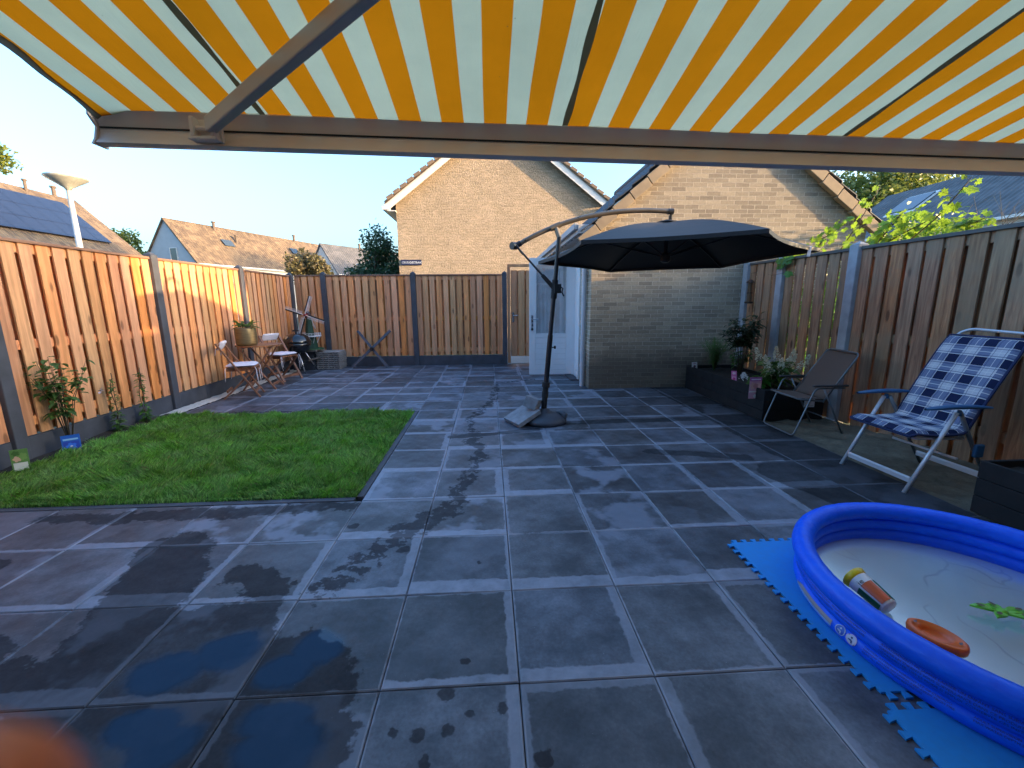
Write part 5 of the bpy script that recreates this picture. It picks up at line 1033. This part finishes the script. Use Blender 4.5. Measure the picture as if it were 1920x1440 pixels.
# lounge chair
t=thing('garden_recliner','aluminium garden recliner with blue plaid cushion and blue armrests by the right fence','chair',(3.35,3.0,0)); wm=M['white_metal']
y0,y1=2.72,3.28
for y in(y0,y1):
    tubepart('front_leg',[(3.02,y,.0),(3.31,y,.60)],.0145,wm,t,12); tubepart('rear_leg',[(3.35,y+.01*(1 if y==y0 else -1),.60),(3.52,y+.02*(1 if y==y0 else -1),.32),(3.72,y+.02*(1 if y==y0 else -1),.0)],[.014,.014,.012],gm,t,12)
    m=MB()
    def ar(i,j):
        f=i/12; x=3.07+.50*f; a=2*math.pi*j/10; wv=.030*(1-.35*abs(2*f-1)**3)*(.55 if i in(0,12) else 1); return (x,y+math.cos(a)*wv,.632+.012*math.sin(f*3.1)+math.sin(a)*.017*(1-.5*abs(2*f-1)**2))
    m.grid(13,11,lambda i,j:ar(i,j)); m.lathe([(.02,-.02),(.012,.02)],(3.33,y,.60),10); m.build('armrest',M['blue_plastic'],t,smooth=True)
    m=MB(); m.bb((3.50,y-.014,.26),(3.57,y+.014,.36)); m.build('hinge_bracket',M['blue_plastic'],t,bevel=.01)
def rail(name,a,b,mat):
    m=MB(); m.beam(a,b,.012,.045,up=(0,0,1)); m.beam(Vector(a)+Vector((-.004,0,.012)),Vector(b)+Vector((-.004,0,.012)),.014,.008); m.build(name,mat,t,bevel=.003)
rail('front_rail',(3.065,y0+.012,.095),(3.065,y1-.012,.095),wm); rail('rear_rail',(3.655,y0+.03,.10),(3.655,y1-.03,.10),wm)
tubepart('cross_tube',[(3.42,y0+.03,.24),(3.42,y1-.03,.24)],.010,wm,t)
tubepart('seat_frame',[(3.43,y0+.03,.40),(3.06,y0+.03,.41),(3.06,y1-.03,.41),(3.43,y1-.03,.40)],.012,wm,t,fil=.04)
tubepart('back_frame',[(3.44,y0+.06,.39),(3.80,y0+.04,1.09),(3.855,y0-.03,1.14),(3.85,y1-.10,1.16),(3.80,y1-.05,1.12),(3.43,y1-.035,.40)],.012,wm,t,fil=.05)
prof=[]
for k in range(9): f=k/8; prof.append(Vector((3.02+.36*f,0,.445-.012*f-.012*math.sin(f*math.pi))))
prof[0].z-=.02
for k in range(1,6): a=k/6*R(62); prof.append(Vector((3.38+.07*math.sin(a),0,.433+.07*(1-math.cos(a)))))
last=prof[-1]
for k in range(1,17): f=k/16; prof.append(last+Vector((.335*f,0,.645*f+.02*math.sin(f*math.pi))))
ln=[0]
for a,b in zip(prof,prof[1:]): ln.append(ln[-1]+(b-a).length)
Ltot=ln[-1]; N=len(prof); m=MB(); UVc=[]; K=26
def cushpt(i,j,top):
    v=ln[j]/Ltot; p=prof[j]; tg=(prof[min(j+1,N-1)]-prof[max(j-1,0)]).normalized(); nr_=Vector((-tg.z,0,tg.x)); u=i/(K-1); e=min(u,1-u)*.52; ev=min(v,1-v)*Ltot
    k=min(1,(e/.035))**.5*min(1,(ev+.004)/.04)**.5; puff=.026*k; tuft=0
    for vv in(.18,.40,.58,.76): tuft+=math.exp(-((v-vv)/.022)**2)*(.35+.65*max(math.exp(-((u-.33)/.07)**2),math.exp(-((u-.67)/.07)**2)))
    corner=max(0,.10-e)*max(0,.10-ev)*6; y=y0+.012+(y1-y0-.024)*(u+(.5-u)*corner*.8)
    return Vector((p.x,y,p.z))+nr_*((puff-.012*min(1,tuft)*k+.004) if top else -puff*.35)
for tp in(1,0):
    m.grid(K,N,lambda i,j:cushpt(i,j,tp))
    UVc+= [(i/(K-1),ln[j]/Ltot) for j in range(N) for i in range(K)]
cu=m.build('cushion',M['plaid'],t,smooth=True,uv=UVc)
m=MB()
for i in(0,K-1): m.tube([cushpt(i,j,1)*.5+cushpt(i,j,0)*.5 for j in range(N)],.010,6)
m.tube([cushpt(i,N-1,1) for i in range(K)],.010,6); m.tube([cushpt(i,0,0) for i in range(K)],.010,6); m.build('piping',M['navy'],cu,smooth=True)
# ================================================================== POOL
PC=Vector((2.128,1.458,.012)); PRd=.663; EC=1.076
t=thing('paddling_pool','round blue inflatable paddling pool with three rings, partly outside the frame','paddling pool',tuple(PC))
rz_=[.031,.094,.168]; rr_=[.034,.034,.049]; q=random.Random(4)
def wr(a,k): return (.0008*math.sin(a*41+k)+.0010*math.sin(a*23+k*2)*math.sin(a*7)+.0010*math.sin(a*97+k*5)*math.sin(a*5+k)+.003*math.sin(a*3+k)-.006*math.exp(-((math.sin((a+.5)*4+k*.7))/.035)**2)-.004*math.exp(-((math.sin((a+.1)*5.5+k))/.03)**2))
def ringpt(k,a,b,off=0):
    rw=rr_[k]+wr(a,k)*(.35+.65*max(0,math.sin(b)))*.5+off; R0=PRd+(.006 if k==2 else 0)+.008*math.sin(a*2+1); sx=R0+math.cos(b)*rw*.96
    return PC+Vector((math.cos(a)*sx,math.sin(a)*sx*EC,rz_[k]+math.sin(b)*rw*(1.0 if k<2 else .95)))
for k in range(3):
    m=MB(); nu,nv=360,22; b0=len(m.v)
    for j in range(nv):
        for i in range(nu): m.v.append(tuple(ringpt(k,2*math.pi*i/nu,2*math.pi*j/nv)))
    for j in range(nv):
        for i in range(nu): i2=(i+1)%nu; j2=(j+1)%nv; m.f.append((j*nu+i,j*nu+i2,j2*nu+i2,j2*nu+i)); m.mi.append(0)
    ring=m.build('air_ring',M['vinyl'],t,smooth=True)
    if k==1:
        # warning text printed on the outside
        m=MB(); 
        def onring(k,a,b,off=.0022): return ringpt(k,a,b,off)
        def tx(kk,a0,b0_,sc_): return lambda v:onring(kk,a0+v.x/sc_,b0_+v.y/.036)
        wt=[('AVERTISSEMENT! NE JAMAIS LAISSER UN ENFANT SANS SURVEILLANCE - RISQUE DE NOYADE',3.37,.58,.0125),('GARDER LES ENFANTS SOUS SURVEILLANCE DANS CE PRODUIT AQUATIQUE. PAS DE PLONGEON. USAGE EXTERIEUR',3.37,.2,.012),('NE PAS SAUTER. LIRE LE MODE D EMPLOI. CONSERVER CES INSTRUCTIONS POUR TOUTE QUESTION FUTURE.',3.37,-.16,.012),('ADVERTENCIA! NO DEJE NUNCA A SU HIJO DESATENDIDO - PELIGRO DE AHOGAMIENTO',2.64,.5,.0115),('WAARSCHUWING! LAAT UW KIND NOOIT ZONDER TOEZICHT - VERDRINKINGSGEVAAR',2.64,.14,.0115)]
        for s_,a0,b0_,z in wt: m=MB(); m.text(s_,z,tx(1,a0,b0_,PRd+.05)); m.build('warning_text',C('ink_navy',(.01,.03,.22),.5),ring)
    if k==0:
        m=MB()
        for s_,a0,b0_,z in [('CAUTION ATTENTION VORSICHT LET OP CUIDADO',3.30,.68,.0105),('SHALLOW WATER NO DIVING KEEP AWAY FROM FIRE',3.30,.36,.0105),('READ ALL INSTRUCTIONS BEFORE USE',3.30,.04,.0105),('ADULT SUPERVISION AT ALL TIMES',3.72,.68,.0105),('MAX WATER DEPTH SEE MARK INSIDE',3.72,.36,.0105)]: m=MB(); m.text(s_,z,lambda v,a0=a0,b0_=b0_:ringpt(0,a0+v.x/(PRd+.05),b0_+v.y/.036,.002)); m.build('warning_text',C('ink_navy',(.01,.03,.22),.5),ring)
        m=MB(); m.grid(24,5,lambda i,j:ringpt(0,2.72+.39*i/23,.10+.50*(j/4)*min(1,(i+.5)/5),.0018)); m.build('picture_strip',C('strip_grey',(.30,.27,.30),.5),ring,smooth=True)
        m=MB(); m.grid(24,3,lambda i,j:ringpt(0,2.72+.39*i/23,-.22+.30*(j/2),.0018)); m.build('picture_strip',C('strip_pale',(.22,.40,.66),.5),ring,smooth=True)
        for ca,cl,bd,bar in((3.168,(.02,.10,.5),(.45,.52,.70),0),(3.236,(.50,.52,.68),(.55,.45,.62),1)):
            def disc(r0,r1,off,n=26):
                m=MB(); vs=[ringpt(0,ca+math.cos(2*math.pi*i/n)*rr/(PRd+.05),.42+math.sin(2*math.pi*i/n)*rr/.036,off) for rr in(r0,r1) for i in range(n)]; m.add(vs,[(i,(i+1)%n,n+(i+1)%n,n+i) for i in range(n)]); return m
            disc(.001,.0185,.0022).build('safety_symbol',C('sym_%d'%bar,cl,.5),ring); disc(.0185,.0215,.0024).build('symbol_border',C('symb_%d'%bar,bd,.5),ring)
            m=MB(); f_=lambda x,y,o=.0028:ringpt(0,ca+x/(PRd+.05),.42+y/.036,o)
            if bar: m.add([f_(-.017,.012),f_(-.013,.016),f_(.017,-.012),f_(.013,-.016)],[(0,1,2,3)])
            for cx_,cy_,rx,ry in((0,.008,.004,.004),(-.002,-.003,.009,.003),(.004,-.008,.003,.006)): m.add([f_(cx_+rx*math.cos(i*math.pi/5),cy_+ry*math.sin(i*math.pi/5)) for i in range(10)],[tuple(range(10))])
            m.build('pictogram',C('pic_%d'%bar,(.5,.55,.7) if not bar else (.03,.03,.12),.5),ring)
m=MB(); m.lathe([(0,.004),(PRd-.015,.004)],PC,96,cap=False); m.v=[(x,PC.y+(y-PC.y)*EC,z) for x,y,z in m.v]; m.build('pool_floor',M['pool_floor'],t)
m=MB(); m.o=tuple(PC+Vector((0,0,.085))); m.lathe([(0,.075),(.35,.075),(PRd-.03,.075)],PC,96,cap=False); m.v=[(x,PC.y+(y-PC.y)*EC,z) for x,y,z in m.v]; w_=m.build('pool_water',M['water']); w_['kind']='structure'
# toys
t=thing('toy_cup','toy beaker with yellow rim, white band and red and green picture, floating in the pool','toy',(1.72,1.56,.12)); A=Vector((1.640,1.635,.158)); Bv=Vector((1.668,1.475,.120)); d=(Bv-A).normalized(); rt=d.to_track_quat('Z','Y').to_matrix(); Lc=(Bv-A).length
m=MB(); m.lathe([(.050,0),(.053,.004),(.050,.02),(.046,.03),(.044,.03),(.046,.0)],A,28,rot=rt,cap=False); m.build('rim',C('toy_yellow',(.72,.50,.01),.35),t,smooth=True)
m=MB(); m.lathe([(.047,.028),(.043,.10)],A,28,rot=rt,cap=False); b1=m.build('white_band',C('toy_white',(.72,.72,.72),.4),t,smooth=True)
m=MB(); m.lathe([(.044,.095),(.036,Lc-.006),(.034,Lc),(.0,Lc)],A,28,rot=rt,cap=False); m.build('base',C('toy_white',(.72,.72,.72),.4),t,smooth=True)
def cyl_patch(a0,a1,z0,z1,off=.0012,n=8):
    def f(i,j):
        z=z0+(z1-z0)*j/4; a=a0+(a1-a0)*i/(n-1); r=.0475-(.0475-.036)*z/Lc*1.0+off; return A+rt@Vector((math.cos(a)*r,math.sin(a)*r,z))
    return f
cam_dir=(Vector((0,0,1.4))-A).normalized(); l=rt.inverted()@cam_dir; ac=math.atan2(l.y,l.x)
for a0,a1,cl,nm in((-.95,.25,(.62,.10,.03),'red_panel'),(.45,1.35,(.01,.13,.05),'green_panel'),(-2.0,-1.1,(.01,.13,.05),'green_panel')):
    for sg in(1,): m=MB(); m.grid(8,5,cyl_patch(ac+a0,ac+a1,.066,Lc-.010,.0035)); m.build(nm,C('toy_'+nm,cl,.4),t,smooth=True)
m=MB(); m.text('je',.036,lambda v:cyl_patch(0,0,0,0)(0,0) if False else (lambda a,z:A+rt@Vector((math.cos(a)*(.0465),math.sin(a)*(.0465),z)))(ac+.25-v.x/.045,.064-v.y*.8)); m.build('lettering',C('toy_black',(.01,.01,.01),.4),t)
t=thing('toy_boat','orange plastic oval toy boat lying in the pool','toy',(1.76,1.27,.10)); c0=Vector((1.697,1.312,.108)); dr=Vector((.42,-.9,0)).normalized(); sd2=Vector((dr.y,-dr.x,0))
m=MB(); prof3=[(1.0,.0),(1.03,.012),(1.0,.022),(.86,.026),(.80,.020),(.66,.022),(.58,.012),(.50,.006),(.0,.004)]; n=40; b0=0
for s_,z in prof3:
    for i in range(n): a=2*math.pi*i/n; m.v.append(tuple(c0+dr*math.cos(a)*.088*s_+sd2*math.sin(a)*.060*s_+Vector((0,0,z*1.3))))
for j in range(len(prof3)-1):
    for i in range(n): i2=(i+1)%n; m.f.append((j*n+i,j*n+i2,(j+1)*n+i2,(j+1)*n+i)); m.mi.append(0)
m.build('hull',C('toy_orange',(.72,.13,.02),.35,bump=.15),t,smooth=True)
for f in(-.78,.78): m=MB(); p=c0+dr*.088*f*.95+Vector((0,0,.036)); m.add([p+sd2*.012,p+dr*.006,p-sd2*.012,p-dr*.006],[(0,1,2,3)]); m.build('slot',C('toy_slot',(.10,.08,.10),.5),t)
t=thing('toy_flower','lime green petal-shaped diving toy lying on the pool floor','toy',(2.11,1.42,.10)); c0=Vector((2.115,1.425,.115))
m=MB(); pet=[]
for a,L2 in((150,.10),(95,.055),(205,.06),(0,.10),(-35,.095)):
    d=Vector((math.cos(R(a)),math.sin(R(a)),0)); s=Vector((-d.y,d.x,0)); n=9; pts=[]
    for i in range(n): f=i/(n-1); w3=.022*math.sin(math.pi*min(1,f**.7))*(.4+f) if L2>.08 else .02*math.sin(math.pi*f**.8); pts.append((f,w3))
    up=[c0+d*L2*f+s*w3+Vector((0,0,.01*math.sin(f*3))) for f,w3 in pts]; dn=[c0+d*L2*f-s*w3+Vector((0,0,.01*math.sin(f*3))) for f,w3 in pts]; m.prism(up+dn[::-1][1:-1],(0,0,-.008)); pet.append((c0+d*L2*.68+Vector((0,0,.0125)),d,s))
m.lathe([(.018,-.006),(.018,.006),(.01,.014),(.0,.015)],c0,14); m.build('petals',C('toy_lime',(.16,.50,.04),.35),t,smooth=False)
for p,d,s in pet: m=MB(); m.add([p+d*.014*math.cos(i*math.pi/5)+s*.008*math.sin(i*math.pi/5) for i in range(10)],[tuple(range(10))]); m.build('petal_print',C('toy_print',(.10,.09,.03),.5),t)
# foam mats with interlocking teeth
def foam(x0,y0,x1,y1,label,rz=0,teeth=9):
    def side(a,b):
        a,b=Vector(a),Vector(b); d=(b-a); L=d.length; d.normalize(); n=Vector((d.y,-d.x,0)); o=[]; p=L/teeth
        for k in range(teeth):
            s=a+d*p*k; o+= [s+d*p*.0,s+d*p*.30,s+d*p*.18+n*.026,s+d*p*.70+n*.026,s+d*p*.58]
        return o
    P=[Vector((x0,y0,0)),Vector((x1,y0,0)),Vector((x1,y1,0)),Vector((x0,y1,0))]; pts=[]
    for k in range(4): pts+=side(P[k],P[(k+1)%4])
    c=Vector(((x0+x1)/2,(y0+y1)/2,0)); rt=Matrix.Rotation(rz,3,'Z'); m=MB(); m.o=(c.x,c.y,.0); m.prism([c+rt@(p-c)+Vector((0,0,.0025)) for p in pts],(0,0,.009)); o=m.build('foam_mat',M['foam']); tag(o,label,'foam mat','blue foam mats under the pool')
foam(1.385,1.20,2.36,2.16,'larger visible blue puzzle foam mat left of the pool, farther from the camera',0,17)
foam(1.335,.17,2.31,1.125,'blue puzzle foam mat at the bottom edge of the photo, under the near rim',R(-1.0),17)
# ================================================================== FINGER of the person holding the phone, right at the lens
CM=cam_mat(.1924,.05277,.00822,1.4)
t=thing('person','blurred orange fingertip of the person taking the photo, in the bottom left corner','person',(0,0,1.4))
def camp(x,y,z): return CM@Vector((x,y,-z))
m=MB(); pts=[];rr=[]
base=[(-.0192,-.0155,.0150),(-.0212,-.0175,.0150),(-.026,-.023,.0145),(-.037,-.034,.012),(-.052,-.046,.008),(-.060,-.056,.001),(-.066,-.066,-.008)]
for i,(p,r_) in enumerate(zip(base,[.0030,.0062,.0078,.0085,.0088,.0092,.0098])): pts.append(camp(*p)); rr.append(r_)
tipd=(pts[0]-pts[1]).normalized(); m.tube([pts[0]+tipd*.0022]+pts,[.0006]+rr,18)
def skinm():
    s=NT('skin'); n=s.noise(s.obj(),400,3); p=s.pr(s.mix(s.lin(n,.3,.7),(.48,.15,.06),(.36,.11,.045)),.5,0,s.bump(n,.2,.0005)); p.inputs['Subsurface Weight'].default_value=.15; p.inputs['Subsurface Radius'].default_value=(.004,.002,.001); return s.m
m.build('finger',skinm(),t,smooth=True,sub=1)
